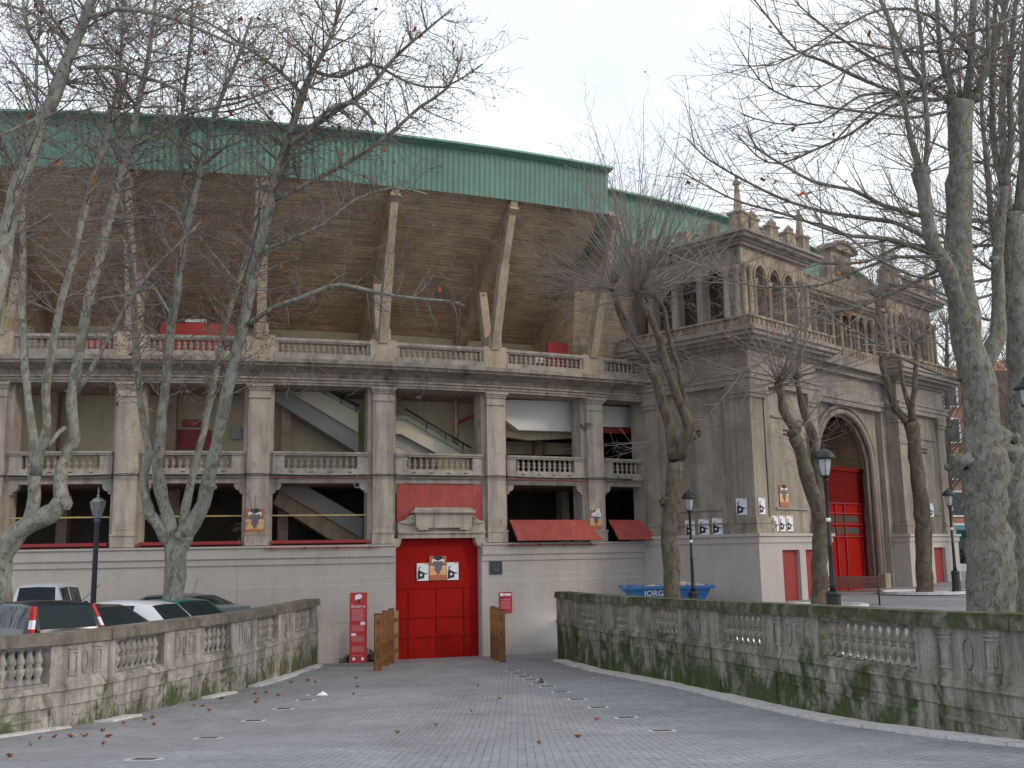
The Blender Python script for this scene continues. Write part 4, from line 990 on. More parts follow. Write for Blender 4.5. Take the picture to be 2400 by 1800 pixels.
p = at(1627, 1440, 33.2); lamp('street_lamp', 'slim black street lamp in front of the blue skip', (p.x, p.y, hR(p.x, p.y)), 4.05, old, 'old', gl_)
p = at(2242, 1378, 39.5); lamp('street_lamp', 'black street lamp out on the open square between the gatehouse and the thick mottled tree', (p.x, p.y, hR(p.x, p.y)), 3.95, old, 'old', gl_)
p = at(2396, 1360, 43.0); lamp('street_lamp', 'black street lamp right of the thick mottled tree, at the picture edge', (p.x, p.y, hR(p.x, p.y)), 4.05, old, 'old', gl_)
p = at(2204, 1330, 75); lamp('street_lamp', 'small distant black street lamp beyond the far gatehouse corner', (p.x, p.y, hR(p.x, p.y)), 4.0, old, 'old', gl_)
p = at(2398, 1300, 24.5); lamp('street_lamp', 'black lantern cut by the right picture edge beside the thick tree', (p.x+.42, p.y, hR(p.x, p.y)), 5.75, old, 'old', gl_)
p = at(219, 1400, 28.0); lamp('street_lamp', 'grey lamp post with a silver-capped tapered lantern in the car park', (p.x, p.y, 0), 4.34, (MT['irong'], MT['irons']), 'new')
# ------------------------------------------------------------------ bench
B0 = at(1995, 1412, 33.6); BH = hR(B0.x, B0.y)
t = thing('bench', 'red slatted park bench with black iron arms outside the gatehouse', 'bench', (B0.x, B0.y, BH), radians(-18))
for i in range(3): m = MB(); m.box(-.95, .95, -.22+i*.15, -.10+i*.15, .42, .455); obj('seat_slat', m, MT['benchred'], t)
for i in range(3): m = MB(); m.box(-.95, .95, .27+i*.035, .30+i*.035, .52+i*.13, .63+i*.13); obj('back_slat', m, MT['benchred'], t)
for x in (-.85, .85, ):
    m = MB(); m.tube([(x,-.28,0),(x,-.25,.4),(x,-.26,.62),(x,-.1,.66),(x,.24,.64)], .022, 6); m.tube([(x,.3,0),(x,.22,.4),(x,.38,.9)], .022, 6); m.tube([(x,-.25,.40),(x,.22,.40)], .02, 6); obj('iron_end', m, MT['iron'], t)
# ------------------------------------------------------------------ blue skip
SK = at(1560, 1380, 35.0); SZ = hR(SK.x, SK.y)+.04
t = thing('skip', 'blue metal rubble skip with white lettering behind the right-hand wall', 'skip', (SK.x, SK.y, SZ), radians(-4))
def trough(x0, x1, y0, y1, h, b, th): pass
m = MB(); L, W, H = 1.52, .85, 1.02
def ringq(f, z, i=0): return [(-L*f+i, -W*(.5+f/2)+i, z), (L*f-i, -W*(.5+f/2)+i, z), (L*f-i, W*(.5+f/2)-i, z), (-L*f+i, W*(.5+f/2)-i, z)]
m.add(ringq(.62, .05)+ringq(.92, H-.09), [(0,1,5,4),(1,2,6,5),(2,3,7,6),(3,0,4,7),(3,2,1,0)])
m.add(ringq(.58, .09)+ringq(.88, H-.09), [(0,4,5,1),(1,5,6,2),(2,6,7,3),(3,7,4,0),(0,1,2,3)])
for x in (-.75, 0, .75): m.box(x-.03, x+.03, -W*.9-.0, -W*.86, .2, H-.10)
obj('tub', m, MT['blueskip'], t, recalc=False)
m = MB(); m.box(-L, L, -W-.03, -W+.06, H-.10, H); m.box(-L, L, W-.06, W+.03, H-.10, H); m.box(-L, -L+.08, -W+.06, W-.06, H-.10, H); m.box(L-.08, L, -W+.06, W-.06, H-.10, H); obj('rim', m, MT['blueskip'], t)
m = MB(); r2 = random.Random(3)
for i in range(130):
    x, y = r2.uniform(-L+.12, L-.12), r2.uniform(-W+.1, W-.1); s = r2.uniform(.04, .12); z = H-.10+r2.uniform(-.05, .05)+.10*max(0, 1-abs(x-.6)/.6)
    m.hexa([(x+s*a*r2.uniform(.6,1), y+s*b*r2.uniform(.6,1), z+s*c*r2.uniform(.4,.8)) for a, b, c in ((-1,-1,-1),(1,-1,-1),(1,1,-1),(-1,1,-1),(-1,-1,1),(1,-1,1),(1,1,1),(-1,1,1))])
m.add(ringq(.84, H-.18), [(0,1,2,3)])
obj('rubble', m, MT['rubble'], t)
def text(name, s, size, loc, rot, m, parent, ext=.004, align='CENTER'):
    cu = bpy.data.curves.new(name, 'FONT'); cu.body = s; cu.size = size; cu.extrude = ext; cu.align_x = align; cu.align_y = 'CENTER'
    to = bpy.data.objects.new('tmp_text', cu); C.objects.link(to); bpy.context.view_layer.update()
    me = bpy.data.meshes.new_from_object(to.evaluated_get(bpy.context.evaluated_depsgraph_get())); bpy.data.objects.remove(to)
    me.materials.clear(); me.materials.append(m); o = bpy.data.objects.new(name, me); C.objects.link(o); o.parent = parent; o.location = loc; o.rotation_euler = rot; return o
text('lettering', 'JORGIN', .26, (-.30, -W*.955, H-.24), (radians(104), 0, 0), MT['paper'], t)
# ------------------------------------------------------------------ totem, wall sign, plaque
q = onramp(838, 1562); ZT = q.z
t = thing('information_totem', 'tall red information totem with a white heading at the foot of the left wall', 'information sign', (q.x, q.y+.1, ZT), radians(6))
h = 2.22; w = .27; m = MB(); m.box(-w, w, -.04, .04, .10, h); obj('panel', m, MT['signred'], t)
m = MB(); m.box(-.21, -.17, -.03, .03, 0, .10); m.box(.17, .21, -.03, .03, 0, .10); obj('foot', m, MT['irons'], t)
m = MB(); r2 = random.Random(5)
for z0, z1 in ((1.36, 1.72), (1.04, 1.22), (.74, .90), (.42, .60), (.32, .325)):
    z = z1
    while z > z0: m.box(-.2, .2-r2.uniform(0, .06), -.0425, -.0401, z-.018, z); z -= .03
obj('small_print', m, MT['signpink'], t)
m = MB(); m.box(.07, .21, -.046, -.0401, 1.24, 1.33); m.box(-.21, -.07, -.046, -.0401, .91, .99); obj('photo_label', m, MT['paper'], t)
m = MB(); m.lathe([(.055,0),(.055,.006)], 12, (0,0,0)); 
e = MB()
for cx in (-.13, .14): e.add([(cx+.05*cos(a), -.045, .22+.05*sin(a)) for a in [i*pi/6 for i in range(12)]], [tuple(range(12))])
e.add([(-.11,-.045,2.02),(-.02,-.045,1.98),(.1,-.045,2.06),(.11,-.045,2.14),(.02,-.045,2.18),(-.09,-.045,2.14)], [(0,1,2,3,4,5)]); obj('white_emblem', e, MT['paper'], t, recalc=False)
e = MB(); e.add([(-.03,-.046,1.90),(.04,-.046,1.90),(.05,-.046,2.02),(-.04,-.046,2.02)], [(0,1,2,3)]); obj('black_emblem', e, MT['ink'], t, recalc=False)
text('heading', 'Encierro', .125, (0, -.045, 1.80), (radians(90), 0, 0), MT['paper'], t)
def ring_frame(u, v, R): c = atR(u, v, R); n = phi_of(c); q = rp(n, R, 0); return (q[0], q[1], c.z), radians(n)
l, az = ring_frame(1185, 1412, 45.06)
t = thing('wall_sign', 'red notice panel with white logo fixed to the wall above the right-hand fence posts', 'sign', l, az)
m = MB(); m.box(-.235, .235, -.03, 0, -.35, .35); obj('panel', m, MT['signred'], t)
m = MB()
for z in (.10, .02, -.05, -.12, -.18): m.box(-.19, .17, -.033, -.0301, z-.02, z+.015)
obj('small_print', m, MT['signpink'], t)
m = MB(); m.box(-.06, .2, -.034, -.0301, .23, .30); m.add([(-.22,-.034,.22),(-.1,-.034,.2),(-.08,-.034,.3),(-.2,-.034,.33)], [(0,1,2,3)]); obj('white_heading', m, MT['paper'], t)
m = MB(); m.add([(-.19,-.035,.16),(-.11,-.035,.14),(-.1,-.035,.21),(-.18,-.035,.22)], [(0,1,2,3)]); obj('black_emblem', m, MT['ink'], t, recalc=False)
l, az = ring_frame(1162, 1331, 45.06)
t = thing('plaque', 'dark bronze plaque on the wall right of the red gate', 'plaque', l, az)
m = MB(); m.box(-.23, .23, -.03, 0, -.22, .22); obj('plate', m, MT['plaque'], t)
m = MB(); m.box(-.2, .2, -.036, -.0301, -.19, -.18); m.box(-.2, .2, -.036, -.0301, .18, .19); m.box(-.1, .1, -.04, -.0301, -.12, -.02)
for z in (.12, .06): m.box(-.16, .16, -.036, -.0301, z, z+.02)
obj('relief', m, MT['irong'], t)
# ------------------------------------------------------------------ stacked fence posts either side of the gate
def post(u, v, H, wdt, m_, label, group, socks=True, rot=.1):
    q = onramp(u, v); t = thing('fence_post', label, 'fence post', (q.x, q.y, q.z-.02), rot, group); h = wdt/2
    m = MB(); m.box(-h, h, -h, h, 0, H); obj('post', m, m_, t)
    if socks:
        for z in ((.5, .95, 1.42) if 'frontmost' in label else ()):
            m = MB(); m.box(-h*.42, h*.15, -h-.010, -h-.0005, z-.10, z+.05); obj('rail_slot', m, MT['dark'], t)
        m = MB(); m.box(-h-.005, h+.005, -h-.005, h+.005, H-.0, H+.02); obj('post_cap', m, MT['plastic'], t)
        for z in (.42, .88, 1.38):
            m = MB(); s = 1 if u < 1000 else -1
            m.hexa([(s*h, -.04, z-.10), (s*(h+.15), -.02, z-.06), (s*(h+.15), .06, z-.06), (s*h, .06, z-.10), (s*h, -.04, z+.03), (s*(h+.15), -.02, z+.06), (s*(h+.15), .06, z+.06), (s*h, .06, z+.03)]); 
            if u < 1000: obj('rail_bracket', m, MT['timber'], t)
    return t
gl1, gr1 = 'brown fence posts left of the red gate', 'brown fence posts right of the red gate'
post(886, 1573, 1.62, .22, MT['timber'], 'frontmost brown fence post left of the red gate, with three slots', gl1, rot=.25)
post(903, 1561, 1.66, .19, MT['timber'], 'middle brown fence post of the three left of the red gate', gl1, rot=.2)
post(917, 1555, 1.70, .17, MT['timber'], 'rear brown fence post of the three left of the red gate', gl1, rot=.2)
post(929, 1550, 1.62, .13, MT['timberlt'], 'pale timber upright against the left edge of the red gate', gl1, False)
post(1177.5, 1553, 1.62, .19, MT['timber'], 'frontmost brown fence post right of the red gate, with three slots', gr1, rot=-.1)
post(1166, 1548, 1.66, .18, MT['timber'], 'middle brown fence post of the three right of the red gate', gr1, rot=-.1)
post(1156, 1543, 1.68, .17, MT['timber'], 'rear brown fence post of the three right of the red gate', gr1, rot=-.1)
# weeds at the foot of the wall behind the totem
m = MB(); r2 = random.Random(9)
for i in range(1400):
    ph = r2.uniform(17.5, 18.75) if r2.random() < .75 else r2.uniform(17.2, 18.85); R = 45.07+r2.uniform(0, .25); z = r2.random()**1.6*.5*(1-abs(ph-18.2)/1.3)-3.34
    x, y, zz = rp(ph, R, z); a = r2.uniform(0, 6.28); s = r2.uniform(.02, .05)
    m.add([(x, y, zz), (x+s*cos(a), y+s*sin(a), zz+s*.7), (x+s*cos(a+1), y+s*sin(a+1), zz+s*1.2)], [(0, 1, 2)])
tag(obj('weeds', m, MT['moss'], recalc=False), 'dark green weeds growing at the foot of the wall behind the red totem', 'weeds', kind='stuff')
# ------------------------------------------------------------------ cars: x forward, built from cross-sections
def car(name, label, loc, heading, paintm, L, W, H, st, belt=.92, lamps='std', group='cars parked left of the ramp', roofm=None, extra=None):
    """st: stations rear to front (x, z_top, half width of the top, kind of the segment up to the next station):
       'b' body, 'w' rear or front screen, 'g' side glass, 'p' pillar"""
    t = thing(name, label, 'car', loc, heading+pi/2, group); hw = W/2
    def sec(s):
        x, zt, wt, k, zb = s
        f = min(1, (x+L/2)/.35+.75, (L/2-x)/.5+.62); b = hw*min(1, f)
        wt = min(wt, b*.97); g = max(zt-zb, .001); bx_ = min(b*.97, b)
        return [(0,.2),(b*.9,.2),(b,.34),(b,.62),(bx_,zb),(bx_+(wt-bx_)*.10,zb+g*.10),(bx_+(wt-bx_)*.88,zb+g*.86),(wt,zb+g*.95),(wt*.90,zt),(0,zt+.018*min(1, g*3))]
    body, gl = MB(), MB(); S_ = [(s if len(s) == 5 else s+(belt,)) for s in st]
    secs = [sec(s) for s in S_]; nr = len(secs[0])
    for sg in (1, -1):
        vs = [(S_[i][0], sg*a, z) for i in range(len(S_)) for a, z in secs[i]]
        fb, fg = [], []
        for i in range(len(S_)-1):
            k = S_[i][3]
            for j in range(nr-1):
                q = (i*nr+j, (i+1)*nr+j, (i+1)*nr+j+1, i*nr+j+1)
                if (k == 'g' and j == 5) or (k == 'w' and j == 8) or (k == 'x' and j in (5, 8)): fg.append(q)
                else: fb.append(q)
        body.add(vs, fb)
        if sg == 1: gkeep = []
        gkeep.append((vs, [(q_[0]//nr, q_) for q_ in fg]))
        for i in (0, len(S_)-1): pass
    for i in (0, len(S_)-1):
        p = [(S_[i][0], a, z) for a, z in secs[i]]+[(S_[i][0], -a, z) for a, z in reversed(secs[i][:-1])][:-1]
        body.add(p, [tuple(range(len(p)))])
    obj('body', body, paintm, t, sharp=35)
    xm = 0
    for i in range(len(S_)-1):
        if S_[i][3] == 'g':
            for vs, fg in gkeep:
                gl = MB(); gl.add(vs, [q_ for k_i, q_ in fg if k_i == i]); obj('side_window', gl, MT['glass'], t, recalc=True)
        elif S_[i][3] == 'w':
            gl = MB(); (va, fa), (vb, fb_) = gkeep; n_ = len(va)
            gl.add(list(va)+list(vb), [q_ for k_i, q_ in fa if k_i == i]+[tuple(n_+z_ for z_ in q_) for k_i, q_ in fb_ if k_i == i])
            obj('rear_window' if S_[i][0] < 0 else 'windscreen', gl, MT['glass'], t)
    for x in (-L/2+.75, L/2-.8):
        for sg in (1, -1):
            w = MB(); vs = [(x+.31*cos(a), sg*(hw+.012-d), .31+.31*sin(a)) for d in (0, .2) for a in [i*pi/10 for i in range(20)]]
            w.add(vs, [tuple(range(20)), tuple(range(39, 19, -1))]+[(i, (i+1) % 20, 20+(i+1) % 20, 20+i) for i in range(20)])
            wo = obj('wheel', w, MT['tyre'], t)
            w = MB(); w.add([(x+.19*cos(a), sg*(hw+.018), .31+.19*sin(a)) for a in [i*pi/10 for i in range(20)]], [tuple(range(20))]); obj('rim', w, MT['rim'], wo, recalc=False)
    xr = -L/2
    for sg in (1, -1):                                              # mirrors, lamps
        x = [s[0] for s in S_ if s[3] in 'wx'][-1]-.0
        m = MB(); m.lathe([(.02,-.10),(.085,-.07),(.095,0),(.085,.07),(.03,.10)], 8, (x-.28, sg*(hw+.10), belt+.06)); m.box(x-.33, x-.25, min(sg*(hw-.08), sg*(hw+.08)), max(sg*(hw-.08), sg*(hw+.08)), belt-.02, belt+.02)
        obj('mirror', m, MT['plastic'], t, sharp=40)
        if lamps == 'tall':                                         # upright lamps beside the rear screen
            pts = [(xr+.02, .70, .62), (xr+.05, .70, 1.00), (xr+.14, .655, 1.17), (xr+.29, .585, H-.07)]
            for i, mm in enumerate(('lampred', 'lampwhite', 'lampred')):
                a, b = pts[i], pts[i+1]; m = MB()
                m.hexa([(a[0]-.02, sg*(a[1]-.02), a[2]), (a[0]-.02, sg*(a[1]+.045), a[2]), (a[0]+.10, sg*(a[1]+.075), a[2]), (a[0]+.10, sg*(a[1]-.07), a[2]), (b[0]-.02, sg*(b[1]-.02), b[2]), (b[0]-.02, sg*(b[1]+.045), b[2]), (b[0]+.10, sg*(b[1]+.07), b[2]), (b[0]+.10, sg*(b[1]-.06), b[2])])
                obj('tail_lamp', m, MT[mm], t)
        else:
            m = MB(); m.box(xr-.02, xr+.12, min(sg*.5, sg*.72), max(sg*.5, sg*.72), .66, .84); obj('tail_lamp', m, MT['lampred'], t)
        m = MB(); m.box(L/2-.2, L/2-.03, min(sg*.42, sg*.64), max(sg*.42, sg*.64), .58, .72); obj('headlamp', m, MT['lampwhite'], t)
    m = MB(); m.box(xr-.03, xr+.1, -hw*.88, hw*.88, .3, .5); m.box(L/2-.12, L/2+.02, -hw*.8, hw*.8, .28, .45); obj('bumper', m, MT['plastic'], t)
    m = MB(); m.box(xr-.04, xr-.031, -.26, .26, .52, .62); obj('number_plate', m, MT['paper'], t)
    if extra: extra(t)
    return t
def hd(t): return radians(t)
def put(u, v, z, back, t):                                          # car origin from a point seen at height z that lies `back` metres behind the centre
    p = atz(u, v, z); f = (-sin(radians(t)), cos(radians(t))); return (p.x+f[0]*back, p.y+f[1]*back, 0)
def wiper(t):
    m = MB(); m.box(-1.93, -1.90, -.3, .12, 1.0, 1.02); obj('rear_wiper', m, MT['plastic'], t)
    m = MB(); m.lathe([(.04,0),(.04,.01)], 12, (-1.965, 0, .84)); obj('badge', m, MT['irons'], t)
car('parked_car', 'dark navy hatchback with tall red and clear tail lamps, nearest the ramp wall', put(150, 1411, 1.50, 1.62, 46), hd(46), MT['navy'], 3.9, 1.66, 1.50,
    [(-1.95,.80,.70,'b'),(-1.93,.98,.68,'w'),(-1.68,1.42,.60,'p'),(-1.62,1.46,.60,'g'),(-.95,1.50,.59,'p'),(-.88,1.50,.59,'g'),(.10,1.49,.58,'p'),(.17,1.485,.58,'g'),(.62,1.42,.57,'p'),(.66,1.40,.57,'w'),(1.32,.98,.64,'b'),(1.40,.95,.66,'b'),(1.86,.78,.6,'b'),(1.95,.6,.55,'b')], belt=.93, lamps='tall', extra=wiper)
car('parked_van', 'white boxy van-like car with an upright rear window, furthest left behind the navy hatchback', put(92, 1370, 1.72, 1.7, 5), hd(5), MT['whitecar'], 3.9, 1.52, 1.74,
    [(-1.95,.9,.66,'b'),(-1.93,1.08,.64,'w'),(-1.82,1.64,.54,'p'),(-1.72,1.70,.54,'g'),(-1.05,1.73,.535,'p'),(-.98,1.73,.535,'g'),(-.1,1.68,.53,'p'),(-.06,1.67,.53,'w'),(.45,1.12,.58,'b'),(.55,1.10,.6,'b'),(1.85,.98,.58,'b'),(1.95,.7,.5,'b')], belt=1.04, group='cars parked left of the ramp')
car('parked_car', 'black hatchback with a sloping windscreen wedged between the navy and white cars', put(205, 1416, 1.38, 0.3, -118), hd(-118), MT['blackcar'], 3.8, 1.6, 1.38,
    [(-1.9,.8,.66,'b'),(-1.85,.95,.64,'w'),(-1.45,1.28,.57,'p'),(-1.38,1.31,.57,'g'),(-.75,1.37,.56,'p'),(-.69,1.37,.56,'g'),(.12,1.36,.55,'p'),(.18,1.355,.55,'g'),(.36,1.32,.54,'p'),(.4,1.31,.54,'w'),(1.15,.92,.62,'b'),(1.22,.9,.64,'b'),(1.78,.76,.58,'b'),(1.9,.6,.5,'b')], belt=.88)
def aerial(t):
    m = MB(); m.tube([(.75, .2, 1.36), (.2, .2, 1.78)], .008, 4); obj('aerial', m, MT['plastic'], t)
car('parked_car', 'white three-door hatchback with a raked roof aerial', put(376, 1407, 1.40, 1.3, 76), hd(76), MT['whitecar'], 3.75, 1.62, 1.39,
    [(-1.87,.8,.66,'b'),(-1.83,.94,.64,'w'),(-1.42,1.30,.57,'p'),(-1.02,1.37,.56,'g'),(-.12,1.39,.55,'p'),(-.04,1.385,.55,'g'),(.42,1.33,.54,'p'),(.46,1.32,.54,'w'),(1.1,.92,.62,'b'),(1.18,.9,.64,'b'),(1.75,.76,.58,'b'),(1.87,.6,.5,'b')], belt=.90, extra=aerial)
car('parked_car', 'sea-green car partly hidden behind the white hatchback', put(452, 1404, 1.32, 1.05, 60), hd(60), MT['greencar'], 3.9, 1.62, 1.32,
    [(-1.95,.86,.66,'b'),(-1.6,.92,.64,'w'),(-1.05,1.26,.56,'p'),(-.98,1.28,.56,'g'),(-.30,1.32,.555,'p'),(-.22,1.32,.555,'g'),(.35,1.29,.55,'p'),(.41,1.28,.55,'w'),(1.1,.91,.63,'b'),(1.2,.88,.65,'b'),(1.8,.76,.6,'b'),(1.95,.6,.5,'b')], belt=.92)
def aerial2(t):
    m = MB(); m.tube([(-.95, .3, 1.32), (-1.15, .3, 1.8)], .007, 4); obj('aerial', m, MT['plastic'], t)
car('parked_car', 'grey saloon with a long arched roof, furthest from the ramp by the bullring wall', put(470, 1391, 1.36, 1.0, 64), hd(64), MT['silvercar'], 4.6, 1.74, 1.36,
    [(-2.3,.98,.66,'b'),(-1.75,1.04,.66,'w'),(-1.1,1.29,.57,'p'),(-1.0,1.31,.57,'g'),(-.25,1.36,.57,'p'),(-.17,1.36,.57,'g'),(.55,1.32,.56,'p'),(.60,1.31,.56,'w'),(1.35,.98,.65,'b'),(1.45,.95,.67,'b'),(2.15,.80,.62,'b'),(2.3,.6,.5,'b')], belt=.94, extra=aerial2)
# ------------------------------------------------------------------ trees
UP = Vector((0, 0, 1))
from mathutils import noise as mnoise
def rvec(r): 
    while True:
        v = Vector((r.uniform(-1,1), r.uniform(-1,1), r.uniform(-1,1)))
        if .05 < v.length < 1: return v.normalized()
def rot_about(d, ang, r):
    a = d.cross(rvec(r))
    if a.length < 1e-3: a = d.cross(Vector((1,0,0)))
    a.normalize(); return (d*cos(ang)+a*sin(ang)).normalized()
class Tree:
    def __init__(s, seed, trop=.06, wig=.16, flat=0.0, leaves=0.0, balls=0.0, tw=.0075, ev=.62, ls=1.25):
        s.r = random.Random(seed); s.tr = MB(); s.tw = MB(); s.lf = MB(); s.bl = MB(); s.trop = trop; s.wig = wig; s.flat = flat; s.leaves = leaves; s.balls = balls; s.minr = tw; s.n = 0; s.ev = ev; s.ls = ls
    def limb(s, pts, mb=None, sides=10):
        """pts: [(u, v, depth, diameter in photo px)] -> world polyline with radii, smoothed"""
        P = [(at(u, v, Y), w*Y/FPX/2) for u, v, Y, w in pts]
        return s.limbw([p for p, _ in P], [w for _, w in P], sides)
    def limbw(s, P, Rr, sides=10, mb=None):
        Q, R2 = [], []
        for i in range(len(P)-1):
            p0 = P[max(i-1, 0)]; p1 = P[i]; p2 = P[i+1]; p3 = P[min(i+2, len(P)-1)]
            k = max(2, int((p2-p1).length/.35))
            for j in range(k):
                t = j/k; t2 = t*t; t3 = t2*t
                q = (p1*2+(p2-p0)*t+(p0*2-p1*5+p2*4-p3)*t2+(p1*3-p0-p2*3+p3)*t3)*.5
                w = Rr[i]+(Rr[i+1]-Rr[i])*t
                Q.append(q+rvec(s.r)*w*.10); R2.append(w*s.r.uniform(.94, 1.07))
        Q.append(P[-1]); R2.append(Rr[-1])
        mm = (mb or s.tr); o0 = len(mm.v); mm.tube(Q, R2, sides)
        if max(R2) > .12:
            for i_ in range(len(Q)):
                for j_ in range(sides):
                    v_ = Vector(mm.v[o0+i_*sides+j_]); k_n = mnoise.noise(v_*2.6)*.22+mnoise.noise(v_*7.0)*.13
                    mm.v[o0+i_*sides+j_] = tuple(v_+(v_-Q[i_])*k_n)
        return Q, R2
    def twig(s, p, d, L, r, lev, trop=None, spread=1.0):
        rr = s.r; seg = .22 if lev < 2 else (.13 if lev == 2 else .10)
        n = max(2, min(14, int(L/seg))); st = L/n; pts = [p]; rad = [r]; q = Vector(p); dd_ = Vector(d); tp = s.trop if trop is None else trop
        kids = []
        for i in range(n):
            dd_ = dd_+rvec(rr)*s.wig*(1.0 if lev else .7)+UP*tp*(.5+i/n)
            if s.flat: dd_.z *= (1-s.flat)
            dd_.normalize(); q = q+dd_*st; pts.append(Vector(q)); f = (i+1)/n; rad.append(max(s.minr*.5, r*(1-f*.82)))
            kids.append((Vector(q), Vector(dd_), f, rad[-1]))
        s.tw.tube(pts, rad, 5 if r > .02 else 3, cap=False); s.n += 1
        if lev < 3:
            dens = (4.2, 5.5, 5.5)[lev]*spread
            for (kp, kd, f, kr) in kids:
                if f < (.12 if lev != 1 or L < 1.9 else .30): continue
                c = dens*st; c = int(c)+(1 if rr.random() < c-int(c) else 0)
                for _ in range(c):
                    kl = L*(.58-.34*f)*rr.uniform(.6, 1.15)
                    if lev >= 1: kl = min(kl, (1.5, .95, .42)[lev])
                    if kl < .12: continue
                    s.twig(kp, rot_about(kd, rr.uniform(.5, 1.05), rr), kl, max(s.minr, kr*.62), lev+1, trop, spread)
        if lev >= 2 or f > .9:
            if rr.random() < s.leaves:
                a = rr.uniform(.04, .085); x, y = rvec(rr)*a, rvec(rr)*a; s.lf.add([q-x, q-y*.8, q+x*1.1, q+y, q+x*.3+y*.9], [(0, 1, 2, 3, 4)])
            if rr.random() < s.balls:
                c = q-UP*rr.uniform(.02, .07); a = rr.uniform(.016, .026)
                s.bl.add([c+Vector((a,0,0)), c+Vector((0,a,0)), c-Vector((a,0,0)), c-Vector((0,a,0)), c+UP*a, c-UP*a], [(0,1,4),(1,2,4),(2,3,4),(3,0,4),(1,0,5),(2,1,5),(3,2,5),(0,3,5)])
    def laterals(s, Q, R, t0, t1, every, L0, L1, up=.35, side=None, rmin=.012, trop=None, spread=1.0, lev=0):
        every *= s.ev; L0 *= s.ls; L1 *= s.ls
        """throw side branches off a limb between fractions t0 and t1 of its points"""
        n = len(Q); acc = 0
        for i in range(max(1, int(t0*n)), min(n-1, int(t1*n))):
            acc += (Q[i]-Q[i-1]).length
            while acc > every:
                acc -= every; f = (i/n-t0)/(t1-t0+1e-6)
                d = (Q[min(i+1, n-1)]-Q[i-1]).normalized(); o = rvec(s.r); o = (o-d*o.dot(d))
                if side is not None and s.r.random() < .65: o = o*.5+Vector(side)
                o.normalize(); dd_ = (o+d*up+UP*.12).normalized(); L = L0+(L1-L0)*f; L *= s.r.uniform(.6, 1.15)
                s.twig(Q[i], dd_, L, max(rmin, min(R[i]*.42, .011*L+.006)), lev, trop, spread)
    def fan(s, p, n, L0, L1, r=.02, el=(.1, 1.5), az=None, trop=.05, spread=.6, lev=1, wig=None):
        """a pollard head: straight shoots in all directions"""
        w = s.wig
        if wig is not None: s.wig = wig
        for _ in range(n):
            e = s.r.uniform(*el); a = s.r.uniform(0, 2*pi) if az is None else s.r.uniform(*az)
            s.twig(Vector(p)+rvec(s.r)*.08, Vector((cos(a)*cos(e), sin(a)*cos(e), sin(e))), s.r.uniform(L0, L1), r*s.r.uniform(.6, 1.2), lev, trop, spread)
        s.wig = w
    def knob(s, p, r, n=7):
        """burl"""
        m = s.tr; c = Vector(p); vs = []; k = 8
        for i in range(1, 6):
            th = pi*i/6
            for j in range(k):
                q = 2*pi*j/k; rr = .78*r*s.r.uniform(.6, 1.25); vs.append(c+Vector((rr*sin(th)*cos(q), rr*sin(th)*sin(q), rr*cos(th)*.9)))
        fs = [(i*k+j, i*k+(j+1) % k, (i+1)*k+(j+1) % k, (i+1)*k+j) for i in range(4) for j in range(k)]+[tuple(range(k)), tuple(4*k+j for j in range(k-1, -1, -1))]
        m.add(vs, fs, True)
    def done(s, label, base, barkm, twigm, group):
        t = thing('plane_tree', label, 'tree', tuple(base), 0, group)
        wobj('trunk', s.tr, barkm, t, recalc=False); 
        if s.tw.v: wobj('branches', s.tw, twigm, t, recalc=False)
        if s.lf.v: tag(wobj('dead_leaves', s.lf, MT['leaf'], t, recalc=False), kind='stuff')
        if s.bl.v: tag(wobj('seed_balls', s.bl, MT['ball'], t, recalc=False), kind='stuff')
        print('TREE', s.n, len(s.tw.v)); return t
GL, GRt = 'bare plane trees in the car park', 'bare plane trees on the right-hand square'
z0 = lambda x, y, o=(0, 0), k=800/2212: (o[0]+x*k, o[1]+y*k)
A = lambda x, y: z0(x, y, (0, 0)); Bm = lambda x, y: z0(x, y, (0, 600)); Bl = lambda x, y: z0(x, y, (0, 1200))
LEFT = dict(trop=.03, wig=.24, leaves=.022, balls=.20, ev=.40, ls=1.3)
def pl(T, pts, Y, sides=10):
    out = []
    for i, q in enumerate(pts):
        (u, v), w = q[0], q[1]; dY = q[2] if len(q) > 2 else 0
        out.append((u, v, Y+dY, w))
    return T.limb(out, sides=sides)
# --- tree A: the leaning trunk at the left edge, forking into several stems
T = Tree(11, **LEFT); Y = 24.5
pl(T, [((8,1545),38), ((9,1400),36), ((8,1330),38), ((14,1285),44), ((48,1245),44), ((95,1215),42), ((130,1195),40), ((150,1172),40)], Y, 12)
T.knob(at(153, 1178, Y), .24)
q1 = pl(T, [((62,1232),34), ((78,1195),30), ((80,1130),30), ((82,1085),26), ((76,1020),19), ((66,930),18,.2), ((56,820),17,.4), ((52,720),17,.6), ((54,600),17,.8), ((52,500),14,.9), ((60,400),12,1.0), ((84,300),9,1.1), ((86,150),7,1.2), ((96,40),6,1.2), ((104,-90),4,1.2)], Y)
q2 = pl(T, [((82,1110),28), ((95,1050),26,-.2), ((111,1000),20,-.4), ((106,920),18,-.6), ((118,840),18,-.8), ((136,740),18,-1.0), ((168,620),16,-1.2), ((192,520),16,-1.3), ((224,400),14,-1.4), ((258,290),12,-1.4), ((280,180),9,-1.4), ((288,40),7,-1.4), ((292,-80),5,-1.4)], Y)
q3 = pl(T, [((148,1172),34), ((140,1140),32), ((146,1090),26,.3), ((160,1050),24,.5), ((176,1030),24,.6), ((168,960),24,.6), ((172,900),22,.7), ((186,820),22,.8), ((208,700),23,1.0), ((236,600),24,1.2), ((262,490),22,1.3), ((292,390),20,1.4), ((308,330),18,1.4), ((322,250),15,1.5), ((345,150),12,1.5), ((365,0),9,1.5), ((372,-90),7,1.5)], Y)
